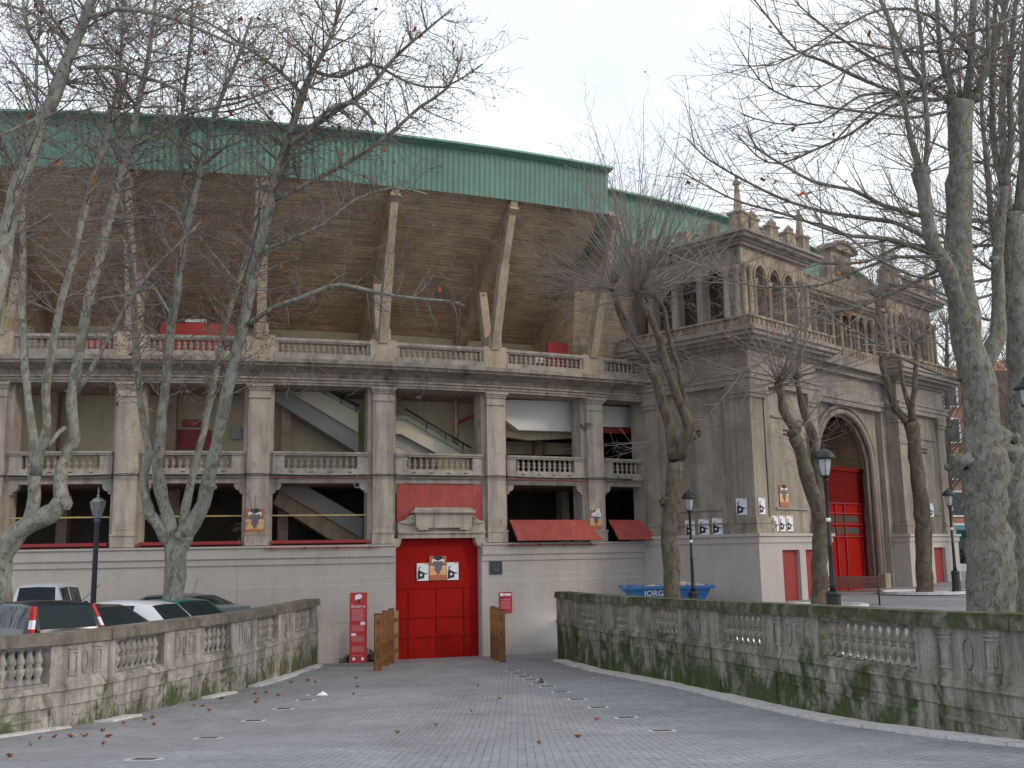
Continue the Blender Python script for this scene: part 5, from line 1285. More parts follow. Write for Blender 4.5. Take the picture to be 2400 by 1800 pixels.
q4 = pl(T, [((110,1050),12), ((140,1012),11,.2), ((152,1003),11,.4)], Y, 8)
q5 = pl(T, [((182,925),10,.7), ((222,850),10,.4), ((268,768),9,.2), ((300,708),9,0), ((350,640),8,-.2), ((400,590),6,-.4), ((470,520),4,-.6)], Y, 8)
q6 = pl(T, [((306,345),10,1.4), ((370,312),8,1.2), ((440,268),7,1), ((560,240),6,.8), ((650,205),5,.6), ((740,180),3,.4)], Y, 7)
q7 = pl(T, [((212,722),9,1.0), ((240,700),8,.8), ((290,694),7,.5), ((352,675),6,.2), ((372,690),5,.1), ((395,730),4,0)], Y, 7)
for Q, a, b, e, L0, L1 in ((q1,.36,1,.32,1.0,1.6),(q2,.34,1,.30,1.0,1.9),(q3,.36,1,.28,1.0,2.0),(q5,.3,1,.25,.6,.9),(q6,.2,1,.22,.8,1.0),(q7,.3,1,.2,.5,.7)): T.laterals(Q[0], Q[1], a, b, e, L0, L1, spread=.9)
T.done('plane tree with a bulging forked trunk leaning in from the left picture edge', at(8, 1545, Y)-Vector((0,0,0)), MT['bark'], MT['twig'], GL)
# --- tree A2: stem at the far left edge, rising to the upper left
T = Tree(12, **LEFT); Y = 21.5
qa = pl(T, [((-130,1560),50), ((-110,1300),46), ((-70,1050),42), ((-30,800),40), ((7,600),40), ((36,452),38), ((66,380),36), ((92,290),34), ((122,235),33), ((156,145),30), ((192,65),25), ((214,0),22), ((236,-90),17), ((250,-180),10)], Y, 12)
T.knob(at(90, 300, Y), .2)
qb = pl(T, [((184,160),12), ((260,158),11,.3), ((335,180),10,.6), ((420,210),8,.8), ((470,262),6,1)], Y, 8)
qc = pl(T, [((206,40),13), ((236,34),13,-.3), ((280,20),12,-.5), ((372,34),11,-.8), ((450,60),9,-1), ((540,100),7,-1.2), ((640,130),5,-1.3)], Y, 8)
qd = pl(T, [((170,115),11), ((120,60),10,.3), ((60,25),8,.6), ((-10,5),6,.9)], Y, 8)
qe = pl(T, [((140,195),10), ((80,100),9,-.5), ((58,40),8,-.8), ((50,-60),6,-.9)], Y, 8)
qf = pl(T, [((110,265),9), ((40,300),8,-.4), ((-30,330),6,-.6)], Y, 8)
T.laterals(qa[0], qa[1], .55, 1, .24, 1.3, 2.0, spread=.9)
for Q in (qb, qc, qd, qe, qf): T.laterals(Q[0], Q[1], .1, 1, .22, 1.0, 1.1, spread=.9)
T.done('plane tree whose thick pale stem enters from outside the left picture edge', at(-130, 1560, Y), MT['bark'], MT['twig'], GL)
# --- tree B: the low forked tree by the cars
T = Tree(13, **LEFT); Y = 27.5
pl(T, [((404,1500),50), ((407,1388),46), ((413,1326),46), ((418,1280),54), ((422,1255),60)], Y, 12)
b1 = pl(T, [((400,1278),34), ((378,1236),30), ((352,1205),28), ((342,1170),24), ((336,1120),20,.1), ((348,1080),19,.2), ((346,1040),18,.3), ((330,950),17,.5), ((322,860),16,.7), ((316,780),16,.8), ((312,690),15,.9), ((304,600),13,1.0), ((286,480),11,1.1), ((276,380),10,1.2), ((278,260),9,1.2), ((284,120),7,1.2), ((290,-20),5,1.2)], Y)
b2 = pl(T, [((408,1268),36), ((392,1210),32), ((376,1150),28), ((368,1100),26,-.2), ((372,1060),24,-.3), ((378,1000),24,-.4), ((388,900),23,-.6), ((396,800),22,-.8), ((408,720),21,-.9), ((420,640),20,-1.0), ((428,590),19,-1.0), ((446,500),17,-1.1), ((468,420),15,-1.2), ((488,320),13,-1.3), ((516,235),11,-1.3), ((556,140),9,-1.4), ((590,40),6,-1.4)], Y)
b2b = pl(T, [((437,510),16,-1.0), ((428,430),13,-.7), ((424,320),11,-.5), ((434,200),9,-.4), ((446,100),7,-.4), ((452,-20),5,-.4)], Y, 8)
b3 = pl(T, [((430,1240),24), ((434,1190),22,.4), ((452,1110),18,.7), ((478,1010),16,1.0), ((500,900),15,1.2), ((516,820),15,1.4), ((536,730),15,1.5), ((556,670),15,1.6), ((578,600),14,1.7), ((598,520),11,1.8), ((600,420),8,1.9)], Y)
b4 = pl(T, [((426,1262),42), ((452,1228),38), ((478,1180),32,.0), ((490,1120),30,-.2), ((508,1040),28,-.5), ((530,930),27,-.7), ((556,820),27,-.9), ((578,720),27,-1.0), ((602,610),27,-1.2), ((628,500),25,-1.3), ((646,420),23,-1.4), ((668,350),21,-1.5), ((690,280),19,-1.5), ((715,205),16,-1.6), ((742,150),13,-1.6), ((775,90),10,-1.6), ((800,0),8,-1.6), ((815,-80),5,-1.6)], Y)
T.knob(at(497, 1140, Y-.3), .16); T.knob(at(425, 1262, Y), .34)
b5 = pl(T, [((583,758),13,-1), ((640,722),12,-1.4), ((700,700),11,-1.8), ((760,676),11,-2.1), ((800,668),10,-2.3), ((860,680),9,-2.5), ((930,694),8,-2.7), ((1000,702),7,-2.9), ((1060,706),5,-3), ((1090,718),3,-3)], Y, 8)
b6 = pl(T, [((655,420),14,-1.5), ((700,330),12,-1.6), ((760,280),11,-1.8), ((860,210),10,-2.1), ((930,130),9,-2.3), ((1000,70),6,-2.4), ((1060,20),4,-2.4)], Y, 8)
b7 = pl(T, [((672,345),12,-1.5), ((720,310),11,-1.8), ((760,265),10,-2.0), ((830,240),10,-2.2), ((880,290),8,-2.3)], Y, 8)
b8 = pl(T, [((742,170),11,-1.6), ((800,180),9,-1.8), ((870,150),8,-2), ((950,190),7,-2.2), ((1040,205),5,-2.3), ((1130,150),3,-2.3)], Y, 8)
b9 = pl(T, [((640,470),13,-1.3), ((740,420),11,-1.5), ((850,360),10,-1.8), ((930,300),9,-2), ((985,250),8,-2.1), ((1050,205),6,-2.2), ((1085,120),4,-2.2)], Y, 8)
b10 = pl(T, [((610,590),10,-1.2), ((660,570),9,-1.6), ((760,525),8,-2.2), ((830,470),8,-2.4), ((920,440),6,-2.6), ((1000,455),4,-2.8)], Y, 8)
b11 = pl(T, [((400,780),9,-.8), ((372,690),8,-.9), ((340,660),7,-1), ((300,700),6,-1.2), ((262,790),4,-1.3)], Y, 7)
b12 = pl(T, [((720,235),10,-1.6), ((660,170),9,-1.8), ((590,120),8,-2), ((500,60),6,-2.2), ((420,20),5,-2.4)], Y, 8)
b13 = pl(T, [((560,670),9,1.5), ((470,560),8,1.2), ((420,500),7,1), ((360,470),6,.8)], Y, 7)
for Q, a, b, e, L0, L1 in ((b1,.34,1,.30,1.0,1.8),(b2,.30,1,.28,1.0,2.0),(b2b,.1,1,.3,1.2,1.4),(b3,.36,1,.28,.9,1.4),(b4,.28,1,.26,1.0,2.2),(b5,.12,1,.28,.7,1.0),(b6,.1,1,.20,1.0,1.2),(b7,.2,1,.2,.9,1.1),(b8,.1,1,.2,1.0,1.0),(b9,.1,1,.20,1.0,1.2),(b10,.1,1,.22,.8,1.0),(b11,.2,1,.24,.5,.7),(b12,.1,1,.2,1,1.1),(b13,.1,1,.25,.8,.9)): T.laterals(Q[0], Q[1], a, b, e, L0, L1, spread=.95)
# a few hanging sprays in front of the arcades
for (u, v) in ((640,860),(560,840),(620,800),(820,560),(900,620),(720,520),(860,480),(240,520),(140,560),(360,560),(420,900),(520,960),(240,900),(690,880),(735,905),(560,1190),(600,1230),(1000,560),(960,600),(880,900),(1010,880),(760,760),(300,640),(470,760)):
    p = at(u, v-70, Y-1.5); T.twig(p, Vector((T.r.uniform(-.5,.5), 0, -1)), 1.2, .012, 1, -.02, 1.0)
T.done('low forked plane tree with four pale stems rising behind the parked cars', at(404, 1500, Y), MT['bark'], MT['twig'], GL)
# --- tree C: pollarded tree in front of the gatehouse side wall
POL = dict(trop=.10, wig=.085, leaves=.004, balls=.0, tw=.006)
T = Tree(21, **POL); Y = 31.0; c1 = lambda x, y: z0(x, y, (1450, 850), 500/2212); c2 = lambda x, y: z0(x, y, (1400, 500), 500/2212); hz = hR(at(1575,1430,Y).x, Y)
fz = lambda *p: [((q[0]), q[1]) + tuple(q[2:]) for q in p]
pl(T, [((1578,1470),42), ((1575,1395),39), ((1572,1310),39), ((1570,1236),38), ((c1(565,1500)),40), ((c1(575,1250)),35), ((c1(590,1050)),40)], Y, 12)
T.knob(at(1560, 1175, Y), .26)
r1 = pl(T, [(c1(575,1010),30), (c1(550,800),30,.2), (c1(520,640),26,.4), (c1(470,450),24,.6), (c1(410,250),22,.8), (c1(350,100),20,1), (c2(500,1500),20,1.0), (c2(390,1330),19,1.1), (c2(300,1180),18,1.2), (c2(225,1000),16,1.3), (c2(160,790),13,1.4)], Y)
r2_ = pl(T, [(c1(640,1000),26), (c1(700,800),32,-.2), (c1(740,700),30,-.3), (c1(700,560),24,-.4), (c1(620,380),22,-.6), (c1(560,200),20,-.7), (c1(500,60),19,-.8), (c2(640,1300),18,-.9), (c2(560,1100),18,-1.0), (c2(480,950),17,-1.0), (c2(430,840),22,-1.0)], Y)
r3 = pl(T, [(c1(720,640),18,-.3), (c1(690,420),15,0), (c1(655,250),13,.2), (c1(620,50),12,.4), (c2(760,1350),11,.5), (c2(720,1150),10,.6), (c2(690,1000),10,.7), (c2(640,900),10,.8)], Y)
T.knob(at(*c1(790, 770), Y-.3), .12)
H1 = at(*c2(420, 830), Y-1.0); H2 = at(*c2(150, 770), Y+1.4); H3 = at(*c2(640, 890), Y+.8)
T.knob(H1, .22)
T.fan(H1, 74, 2.6, 6.0, .024, (-.05, 1.45), trop=.04, spread=.30); T.fan(H1, 26, 1.5, 3.6, .02, (-.4, .3), trop=.02)
T.fan(H2, 40, 2.2, 5.2, .02, (-.05, 1.45), trop=.04, spread=.30); T.fan(H3, 44, 2.2, 5.2, .02, (-.05, 1.4), trop=.04, spread=.30)
T.fan(H2, 20, 1.5, 3.2, .018, (-.2, .3), az=(2.4, 4.0), trop=.02)
for u, v, n in ((1530,1035,9),(1600,1000,10),(1556,860,12),(1500,820,12),(1610,900,11)): T.fan(at(u, v, Y), n, .9, 2.4, .014, (-.35, .8), trop=.01)
T.done('pollarded plane tree with a brown trunk in front of the blue skip', (at(1578,1470,Y).x, Y, hz), MT['barkB'], MT['twigR'], GRt)
# --- tree D: pollarded tree beside the red gatehouse gate
T = Tree(22, **POL); Y = 32.5; d1 = lambda x, y: z0(x, y, (1600, 1000))
pl(T, [((1922,1440),42), ((1922,1325),37), ((1922,1217),36), ((1907,1163),35), (d1(800,300),32), (d1(760,150),31), (d1(730,60),30), (c1(1800,760),28), (c1(1840,700),24,.1), (c1(1760,600),22,.2), (c1(1710,480),22,.3), (c1(1680,330),20,.4), (c1(1660,220),22,.5)], Y, 11)
s2 = pl(T, [((1925,1200),24), ((1918,1145),24,.3), ((1911,1054),22,.5), ((1900,1000),22,.6), (c1(1960,640),18,.8), (c1(1900,430),15,1), (c1(1860,260),13,1.1), (c1(1850,150),12,1.2)], Y)
T.knob(at(1918, 1190, Y), .2)
for (u, v), dY, n in ((c1(1660,210),.5,42), (c1(1850,140),1.2,34)): T.knob(at(u, v, Y+dY), .18); T.fan(at(u, v, Y+dY), n, 2.0, 5.0, .020, (-.25, 1.4), trop=.03, spread=.32)
T.fan(at(1885, 1000, Y), 14, 1.0, 2.6, .016, (-.2, 1.0), trop=.02); T.fan(at(1870, 1075, Y), 8, .8, 1.9, .014, (-.3, .8), trop=.02); T.fan(at(1906, 1040, Y+.5), 9, .8, 2.2, .014, (-.3, .8), trop=.02)
T.done('slender two-stemmed plane tree left of the gatehouse arch, beside the tallest black lamp', (at(1922,1440,Y).x, Y, hR(at(1922,1440,Y).x, Y)), MT['barkB'], MT['twigR'], GRt)
# --- tree E: in front of the far pavilion
T = Tree(23, **POL); Y = 40.0; e1 = lambda x, y: z0(x, y, (1850, 850), 550/2212)
pl(T, [((2166,1400),44), ((2166,1374),38), ((2165,1253),37), ((2157,1163),34), ((2146,1072),32), ((2139,1010),32), (e1(1150,560),30)], Y, 11)
T.knob(at(2170, 1228, Y), .3)
t1 = pl(T, [(e1(1110,560),22), (e1(1000,430),18,.2), (e1(960,280),16,.3), (e1(900,120),15,.4), (e1(870,-40),13,.5), ((2062,760),12,.6), ((2056,700),12,.7)], Y)
t2 = pl(T, [(e1(1160,560),20), (e1(1150,420),15,-.2), (e1(1180,250),13,-.4), (e1(1190,60),12,-.5), ((2150,800),10,-.6)], Y)
t3 = pl(T, [(e1(1140,440),12,-.2), (e1(1080,250),10,0), (e1(1050,50),9,.2), ((2100,790),8,.4)], Y)
T.fan(t1[0][-1], 38, 2.0, 5.0, .02, (-.15, 1.4), spread=.32); T.fan(t2[0][-1], 32, 2.0, 5.0, .02, (-.2, 1.4), spread=.32); T.fan(t3[0][-1], 20, 1.2, 3.0, .018, (0, 1.4)); T.fan(at(*e1(980,400), Y), 8, 1, 2.4, .015, (-.3, .8), trop=.02); T.fan(at(*e1(1150,760), Y), 7, 1, 2.4, .015, (-.4, .8), trop=.02)
T.done('plane tree with a straight brown trunk in front of the far gatehouse pavilion', (at(2166,1400,Y).x, Y, hR(at(2166,1400,Y).x, Y)), MT['barkB'], MT['twigR'], GRt)
# --- tree F: the thick mottled tree
T = Tree(24, trop=.035, wig=.075, leaves=.010, balls=.02, tw=.006); Y = 20.5; f1 = lambda x, y: z0(x, y, (1600, 400)); f0 = lambda x, y: z0(x, y, (1600, 0))
pl(T, [((2326,1540),116), ((2323,1421),108), ((2321,1330),100), ((2317,1253),96), ((2312,1185),92), ((2304,1120),100), ((2308,1085),112), ((2308,1040),92), ((2306,1000),88), ((2296,930),82), ((2282,870),78), ((2269,798),74), ((2251,689),68), ((2244,581),66), ((2246,472),62), ((2250,400),58), ((2250,340),56), ((2251,285),58), ((2252,240),66)], Y, 16)
for u, v, dY, r_ in ((2262,1080,-.2,.26), (2366,1062,-.1,.34), (2222,1095,0,.10), (2375,1030,0,.2), (2230,235,0,.22), (2275,228,0,.24), (2330,610,-.1,.14)): T.knob(at(u, v, Y+dY), r_)
u1 = pl(T, [((2300,870),44,.2), ((2330,810),44,.4), ((2342,760),36,.6), ((2340,690),32,.7), ((2338,600),28,.8), ((2345,520),26,.8), ((2352,440),24,.8)], Y, 10)
u2 = pl(T, [((2292,930),26,.1), ((2272,830),36,-.05), ((2250,730),38,-.3), ((2225,640),38,-.5), ((2190,580),34,-.6), ((2176,520),32,-.6), ((2166,450),34,-.6), ((2158,408),40,-.6)], Y, 10)
T.knob(at(2158, 404, Y-.6), .26)
tops = [[((2265,225),22), ((2276,150),19,.1), ((2278,70),17,.2), ((2282,0),15,.3), ((2290,-120),10,.4)],
        [((2235,230),16), ((2210,150),14,-.2), ((2200,80),12,-.4), ((2196,0),10,-.4), ((2190,-110),8,-.4)],
        [((2228,240),13), ((2160,190),13,.3), ((2120,130),12,.5), ((2090,60),11,.7), ((2050,-30),8,.9)],
        [((2285,235),14), ((2320,150),13,.5), ((2345,60),12,.8), ((2370,-40),9,1)],
        [((2275,225),14), ((2310,170),12,-.3), ((2316,80),11,-.4), ((2312,-60),8,-.5)],
        [((2240,225),11), ((2222,160),10,.5), ((2240,60),9,.8), ((2236,-80),7,1)],
        [((2352,440),18,.8), ((2330,340),15,.9), ((2325,200),13,1), ((2330,60),11,1.1), ((2340,-80),8,1.2)],
        [((2352,440),18,.8), ((2370,330),16,.7), ((2366,200),14,.6), ((2375,60),12,.6), ((2390,-60),9,.6)],
        [((2158,400),16,-.6), ((2135,330),14,-.8), ((2120,240),12,-1), ((2100,140),11,-1.1), ((2078,20),8,-1.2)],
        [((2166,400),15,-.6), ((2175,320),13,-.5), ((2168,220),11,-.4), ((2160,100),10,-.4), ((2140,-60),7,-.4)]]
for q in tops:
    Q = pl(T, q, Y, 8); T.laterals(Q[0], Q[1], .08, 1, .24, 1.0, 1.3, up=.9, spread=.75)
arms = [[f0(1680,640), f0(1520,640), f0(1200,530), f0(900,390), f0(740,330), f0(560,120), f0(420,-60)],
        [f0(1600,1640), f0(1350,1550), f0(1100,1530), f0(930,1480), f0(700,1400), f0(500,1345), f0(300,1280), f0(0,1120)],
        [f0(1560,1530), f0(1400,1450), f0(1250,1420), f0(950,1380), f0(700,1310), f0(520,1230), f0(330,1130), f0(150,1020), f0(30,900)],
        [f0(1560,1400), f0(1300,1330), f0(1100,1230), f0(850,1180), f0(640,1060), f0(480,960), f0(420,820)],
        [f0(1600,640), f0(1350,690), f0(1100,860), f0(900,950), f0(640,1060), f0(480,1010), f0(330,840)],
        [f0(2100,420), f0(1800,440), f0(1500,590), f0(1200,700), f0(1000,900), f0(820,980), f0(560,1000)],
        [f0(1700,560), f0(1400,600), f0(1150,620), f0(900,790), f0(600,800), f0(380,740)],
        [f0(1650,600), f0(1300,420), f0(1040,260), f0(900,160), f0(760,40), f0(680,-60)],
        [f1(1640,560), f1(1400,560), f1(1150,640), f1(900,740), f1(500,750), f1(260,690), f1(60,560)],
        [f1(1640,520), f1(1450,470), f1(1200,590), f1(900,600), f1(640,520), f1(420,400)],
        [f1(1660,640), f1(1350,800), f1(1080,900), f1(900,930), f1(700,1060), f1(500,1250), f1(300,1330)],
        [f1(1800,1360), f1(1600,1290), f1(1350,1180), f1(1200,1090), f1(1050,1000), f1(880,900), f1(700,880)],
        [f1(1900,560), f1(1600,700), f1(1280,580), f1(1000,380), f1(800,330), f1(560,290)],
        [f0(1820,700), f0(1500,760), f0(1230,730), f0(980,700), f0(700,640), f0(500,520), f0(380,330)],
        [f0(1950,300), f0(1700,330), f0(1400,330), f0(1100,270), f0(850,300), f0(600,420), f0(330,420)],
        [f0(2200,100), f0(1900,200), f0(1500,310), f0(1150,400), f0(900,560), f0(600,540)],
        [f0(1850,350), f0(1600,100), f0(1300,60), f0(1000,200), f0(800,330), f0(540,420)],
        [f0(2212,260), f0(2000,330), f0(1800,450), f0(1560,560), f0(1400,620)]]
for i, a in enumerate(arms):
    n = len(a); w0 = 12 if i < 4 else 9; dY = T.r.uniform(-1.6, .4)
    Q = pl(T, [(p, w0*(1-.72*j/(n-1)), dY*j/(n-1)) for j, p in enumerate(a)], Y, 7)
    T.laterals(Q[0], Q[1], .08, 1, .30, 1.1, 1.2, up=1.5, spread=.52)
T.fan(at(2158, 404, Y-.6), 24, 1.2, 2.6, .016, (0, 1.4), spread=.5); T.fan(at(2250, 235, Y), 34, 1.2, 2.8, .016, (0, 1.3), spread=.5)
T.fan(at(2225, 600, Y-.3), 12, 1.0, 2.2, .014, (-.3, .8), az=(2.2, 4.2), spread=.5)
T.done('thick mottled plane tree with burls on its trunk, behind the mossy wall on the right', (at(2326,1540,Y).x, Y, hR(at(2326,1540,Y).x, Y)), MT['barkR'], MT['twigR'], GRt)
# --- tree G: trunk just behind it at the right edge
T = Tree(25, **POL); Y = 25.5; g1 = lambda x, y: z0(x, y, (1600, 400))
pl(T, [((2398,1560),80), ((2392,1395),62), ((2382,1280),54), ((2378,1150),50), ((2384,1000),52), ((2392,880),56), ((2386,760),58), ((2374,640),62), ((2376,560),60), ((2372,500),50)], Y, 12)
for u, v in ((2350,600),(2395,560),(2366,520)): T.knob(at(u, v, Y), .24)
for q in ([((2360,500),26), ((2355,400),22,.1), ((2348,260),18,.2), ((2356,120),14,.3), ((2350,-40),10,.4)], [((2386,500),28), ((2400,380),24,.1), ((2396,220),20,.2), ((2404,60),15,.3), ((2410,-60),10,.4)], [((2340,610),18), ((2322,500),15,-.3), ((2312,380),13,-.4), ((2300,240),10,-.5), ((2306,80),7,-.5)]):
    Q = pl(T, q, Y, 8); T.laterals(Q[0], Q[1], .05, 1, .22, 1.4, 1.7, up=.9, spread=.6)
for i in range(9):
    a = [(2370+T.r.uniform(-15,15), T.r.uniform(380,800))]; u, v = a[0]
    for j in range(5): u -= T.r.uniform(45,80); v += T.r.uniform(-45,30); a.append((u, v))
    Q = pl(T, [(p, 9*(1-.7*j/5), -.2*j) for j, p in enumerate(a)], Y, 6); T.laterals(Q[0], Q[1], .05, 1, .25, 1.2, 1.1, up=1.0, spread=.6)
T.fan(at(2366, 520, Y), 40, 1.4, 3.0, .018, (-.2, 1.4), spread=.5)
T.done('plane tree with a knobbly crown half hidden at the right picture edge', (at(2398,1560,Y).x, Y, hR(at(2398,1560,Y).x, Y)), MT['barkR'], MT['twigR'], GRt)
# --- background trees on the square
for i, (u, vb, Y, w, vt, label) in enumerate(((2075, 1335, 62, 16, 900, 'distant bare tree rising just beyond the far gatehouse corner'), (2225, 1335, 58, 20, 760, 'distant bare tree seen between the gatehouse and the thick mottled tree'), (2400, 1350, 52, 24, 700, 'distant bare tree at the right edge beyond the lamps'), (2150, 1330, 78, 14, 900, 'farthest bare tree in front of the brick building'), (2110, 1335, 68, 14, 960, 'thin bare tree leaning over the teal awning'), (2300, 1340, 66, 18, 800, 'bare tree crown filling the gap just left of the picture edge'), (2440, 1345, 45, 30, 560, 'tall bare tree just outside the right picture edge, its twigs reaching in'))):
    T = Tree(40+i, trop=.08, wig=.16, tw=.011); b = at(u, vb, Y); zg = hR(b.x, b.y); top = at(u-6, vt, Y); mid_ = b.lerp(top, .45)
    Q = T.limbw([Vector((b.x, b.y, zg-.1)), Vector((mid_.x, mid_.y, mid_.z)), top], [w*Y/FPX/2, w*Y/FPX/2*.8, w*Y/FPX/2*.3], 8)
    T.laterals(Q[0], Q[1], .25, 1, .26, 3.4, 1.8, up=.8, rmin=.03, spread=.62)
    T.fan(top, 14, 2, 3.5, .03, (.3, 1.4), spread=.5)
    T.done(label, (b.x, b.y, zg), MT['barkD'], MT['twig'], 'distant bare trees beyond the gatehouse')
T = Tree(60, trop=.08, wig=.10, tw=.010)                            # tall bare tree whose top shows over the stand
b = Vector((at(1545, 450, 60).x, 62, 0)); Q = T.limbw([b, b+Vector((0,0,9)), b+Vector((-.3,0,17))], [.35,.25,.08], 8)
T.laterals(Q[0], Q[1], .5, 1, .25, 4.0, 2.5, up=1.4, rmin=.02, spread=.5); T.fan(Q[0][-1], 16, 3, 5.5, .025, (.5, 1.5), spread=.5)
for dx in (-5, 4.6):
    q = b+Vector((dx, 2, 0)); Q = T.limbw([b+Vector((0,0,5)), b+Vector((dx*.6,1,10)), q+Vector((0,0,16))], [.2,.15,.06], 7); T.laterals(Q[0], Q[1], .3, 1, .3, 3.5, 2.2, up=1.4, rmin=.02, spread=.45); T.fan(Q[0][-1], 10, 2.5, 4.5, .022, (.5, 1.5), spread=.5)
T.done('tall bare tree whose thin crown shows above the green roof beside the gatehouse', tuple(b), MT['barkD'], MT['twig'], 'distant bare trees beyond the gatehouse')
# ------------------------------------------------------------------ far buildings, hedge, kiosk
def block(name, label, x, y, w, d, h, rz, wallm, floors, bays, roofm=None, z=1.0, shop=False):
    t = thing(name, label, 'building', (x, y, z-.6), rz); m = MB(); m.box(0, w, 0, d, 0, h); obj('wall', m, wallm, t)
    m = MB(); m.box(-.5, w+.5, -.5, d+.5, h, h+.3); 
    m.add([(-.8,-.8,h+.3),(w+.8,-.8,h+.3),(w+.8,d+.8,h+.3),(-.8,d+.8,h+.3),(w*.3,d/2,h+3),(w*.7,d/2,h+3)], [(0,1,5,4),(1,2,5),(2,3,4,5),(3,0,4)]); obj('roof', m, MT['tile'], t)
    fh = (h-4.2)/floors
    for side in (0, 1):
        n = bays if side == 0 else max(2, int(bays*d/w))
        for f in range(floors):
            for i in range(n):
                W_ = w if side == 0 else d; c = W_*(i+.5)/n; z0_ = 4.2+f*fh+.5; z1_ = z0_+fh*.62; fr, gl2 = MB(), MB()
                if side == 0:
                    fr.box(c-.75, c+.75, -.12, -.003, z0_-.12, z0_); fr.box(c-.75, c-.6, -.10, -.003, z0_, z1_); fr.box(c+.6, c+.75, -.10, -.003, z0_, z1_); fr.box(c-.75, c+.75, -.12, -.003, z1_, z1_+.15); gl2.box(c-.6, c+.6, -.03, -.002, z0_, z1_)
                else:
                    fr.box(-.12, -.003, c-.75, c+.75, z0_-.12, z0_); fr.box(-.10, -.003, c-.75, c-.6, z0_, z1_); fr.box(-.10, -.003, c+.6, c+.75, z0_, z1_); fr.box(-.12, -.003, c-.75, c+.75, z1_, z1_+.15); gl2.box(-.03, -.002, c-.6, c+.6, z0_, z1_)
                fo = obj('window', fr, MT['white'], t); obj('pane', gl2, MT['winglass'], fo)
    m = MB(); m.box(-.15, w+.15, -.15, -.004, 3.6, 4.0); m.box(-.15, -.004, 0, d, 3.6, 4.0)
    for i in range(bays+1): c = w*i/bays; m.box(c-.3, c+.3, -.14, -.004, 0, 3.6)
    obj('ground_floor_trim', m, MT['white'], t)
    for i in range(bays):
        m = MB(); c = w*(i+.5)/bays; m.box(c-w/bays*.32, c+w/bays*.32, -.05, -.003, .4, 3.3); obj('shop_window', m, MT['winglass'], t)
    return t
block('brick_building', 'red brick apartment block with an orange tiled roof beyond the square', 37.5, 92, 44, 14, 17.2, radians(4), MT['brick'], 4, 12)
block('apartment_building', 'pale apartment block further back on the right', 62, 70, 20, 14, 17.5, radians(-40), MT['gategrey'], 5, 6)
q = at(2160, 1256, 70)
t = thing('awning', 'long teal awning on thin posts in front of the brick block', 'awning', (q.x-1, q.y, .9)); m = MB(); m.hexa([(-1,-1,2.0),(7,-1,2.0),(7,1,2.4),(-1,1,2.4),(-1,-1,2.55),(7,-1,2.55),(7,1,2.9),(-1,1,2.9)]); obj('canopy', m, MT['teal'], t)
for x in (-.9, 3, 6.9): m = MB(); m.tube([(x, -.9, 0), (x, -.9, 2.0)], .04, 6); obj('post', m, MT['white'], t)
m = MB(); r2 = random.Random(4)
for i in range(9000):
    x = q.x-1+r2.uniform(0, 8.5); y = q.y-3+r2.gauss(0, .4); z = .9+r2.uniform(0, 1.35); a = rvec(r2)*.09; b = rvec(r2)*.09
    m.add([(x,y,z), (x+a.x,y+a.y,z+a.z), (x+b.x,y+b.y,z+b.z)], [(0,1,2)])
tag(obj('hedge', m, MT['hedge'], recalc=False), 'dark clipped hedge below the teal awning', 'hedge')
t = thing('planter_bed', 'low pale stone edge around a planted bed in front of the hedge', 'planter', (q.x-2, q.y-5, .85)); m = MB(); m.box(0, 9, 0, .3, 0, .45); obj('edge', m, MT['kerb'], t)
q = at(2384, 1290, 66); t = thing('kiosk', 'small kiosk with a green lit fascia and yellow front at the right edge', 'kiosk', (q.x-1.2, q.y, .9))
m = MB(); m.box(0, 4, 0, 2.5, 0, 2.6); obj('cabin', m, MT['orange'], t); m = MB(); m.box(-.2, 4.2, -.3, 2.7, 2.6, 3.0); obj('fascia', m, MT['white'], t); m = MB(); m.box(-.1, 4.1, -.35, -.301, 2.65, 2.75); obj('green_stripe', m, MT['teal'], t); m = MB(); m.box(.5, 3.5, -.05, -.003, .9, 2.2); obj('counter_window', m, MT['winglass'], t)
# tree pits
for u, v, Y, R_ in ((2166, 1380, 40, 1.5), (1922, 1410, 32.5, 1.2)):
    p = at(u, v, Y); m = MB(); m.lathe([(R_+.22,0),(R_+.22,.10),(R_,.10),(R_-.02,.04)], 20, (p.x, p.y, hR(p.x, p.y)), smooth=False); o = struct('tree_pit_kerb', m, MT['kerb'])
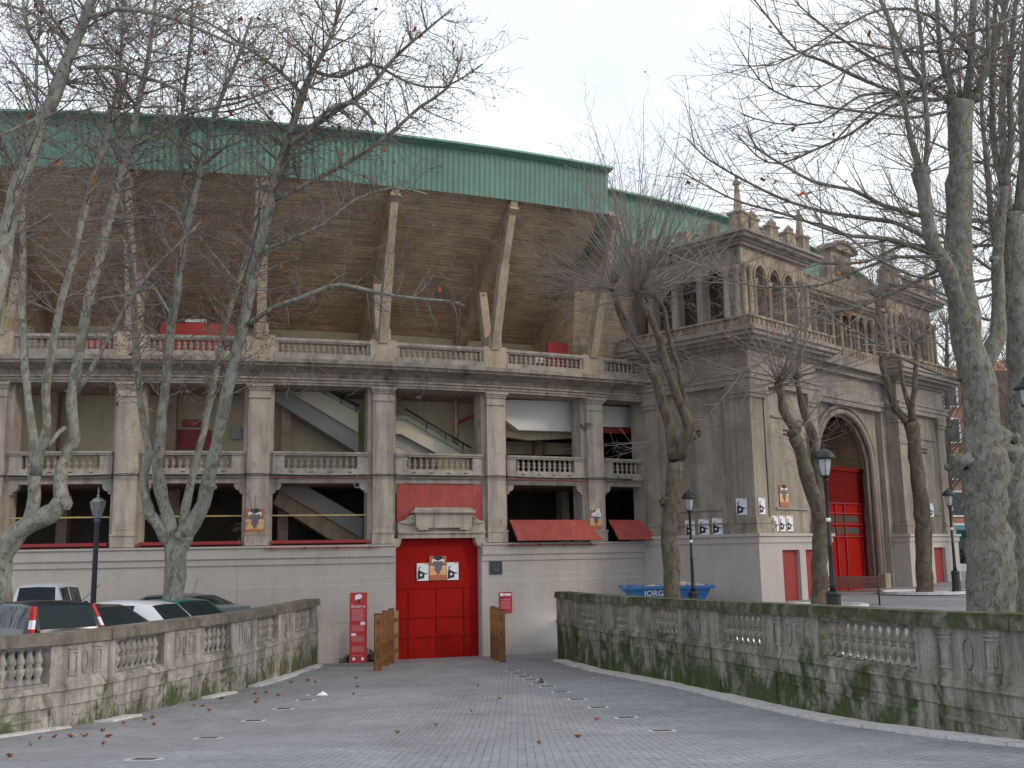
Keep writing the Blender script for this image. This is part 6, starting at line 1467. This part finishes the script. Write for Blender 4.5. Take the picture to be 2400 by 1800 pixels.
# ------------------------------------------------------------------ light
w = bpy.data.worlds.new('World'); bpy.context.scene.world = w; w.use_nodes = True; nt = w.node_tree; L = nt.links
for n in list(nt.nodes): nt.nodes.remove(n)
out = nt.nodes.new('ShaderNodeOutputWorld')
sky = nt.nodes.new('ShaderNodeTexSky'); sky.sky_type = 'NISHITA'; sky.sun_disc = False; sky.sun_elevation = radians(26); sky.sun_rotation = radians(112); sky.air_density = 1.2; sky.dust_density = 2.5
b1_ = nt.nodes.new('ShaderNodeBackground'); b1_.inputs['Strength'].default_value = .10; L.new(sky.outputs[0], b1_.inputs['Color'])
tc = nt.nodes.new('ShaderNodeTexCoord'); nz = nt.nodes.new('ShaderNodeTexNoise'); nz.inputs['Scale'].default_value = 1.6; nz.inputs['Detail'].default_value = 5; nz.inputs['Roughness'].default_value = .5
mp = nt.nodes.new('ShaderNodeMapping'); mp.inputs['Scale'].default_value = (1, 1, 2.2); L.new(tc.outputs['Generated'], mp.inputs['Vector']); L.new(mp.outputs[0], nz.inputs['Vector'])
cr = nt.nodes.new('ShaderNodeValToRGB'); cr.color_ramp.elements[0].position = .38; cr.color_ramp.elements[0].color = (.69,.81,.985,1); cr.color_ramp.elements[1].position = .56; cr.color_ramp.elements[1].color = (.93,.97,1,1)
L.new(nz.outputs['Fac'], cr.inputs['Fac'])
b2_ = nt.nodes.new('ShaderNodeBackground'); b2_.inputs['Strength'].default_value = 1.26; L.new(cr.outputs[0], b2_.inputs['Color'])
mx = nt.nodes.new('ShaderNodeMixShader'); mx.inputs[0].default_value = .90; L.new(b1_.outputs[0], mx.inputs[1]); L.new(b2_.outputs[0], mx.inputs[2]); L.new(mx.outputs[0], out.inputs['Surface'])
sl = bpy.data.lights.new('sun', 'SUN'); sl.energy = 1.2; sl.angle = radians(10); sl.color = (1, .86, .68); so = bpy.data.objects.new('sun', sl); C.objects.link(so)
sd = Vector((sin(radians(112))*cos(radians(26)), cos(radians(112))*cos(radians(26)), sin(radians(26))))
so.rotation_euler = sd.to_track_quat('Z', 'Y').to_euler()
sc = bpy.context.scene; sc.view_settings.view_transform = 'Standard'; sc.view_settings.look = 'None'; sc.view_settings.exposure = 0; sc.view_settings.gamma = 1
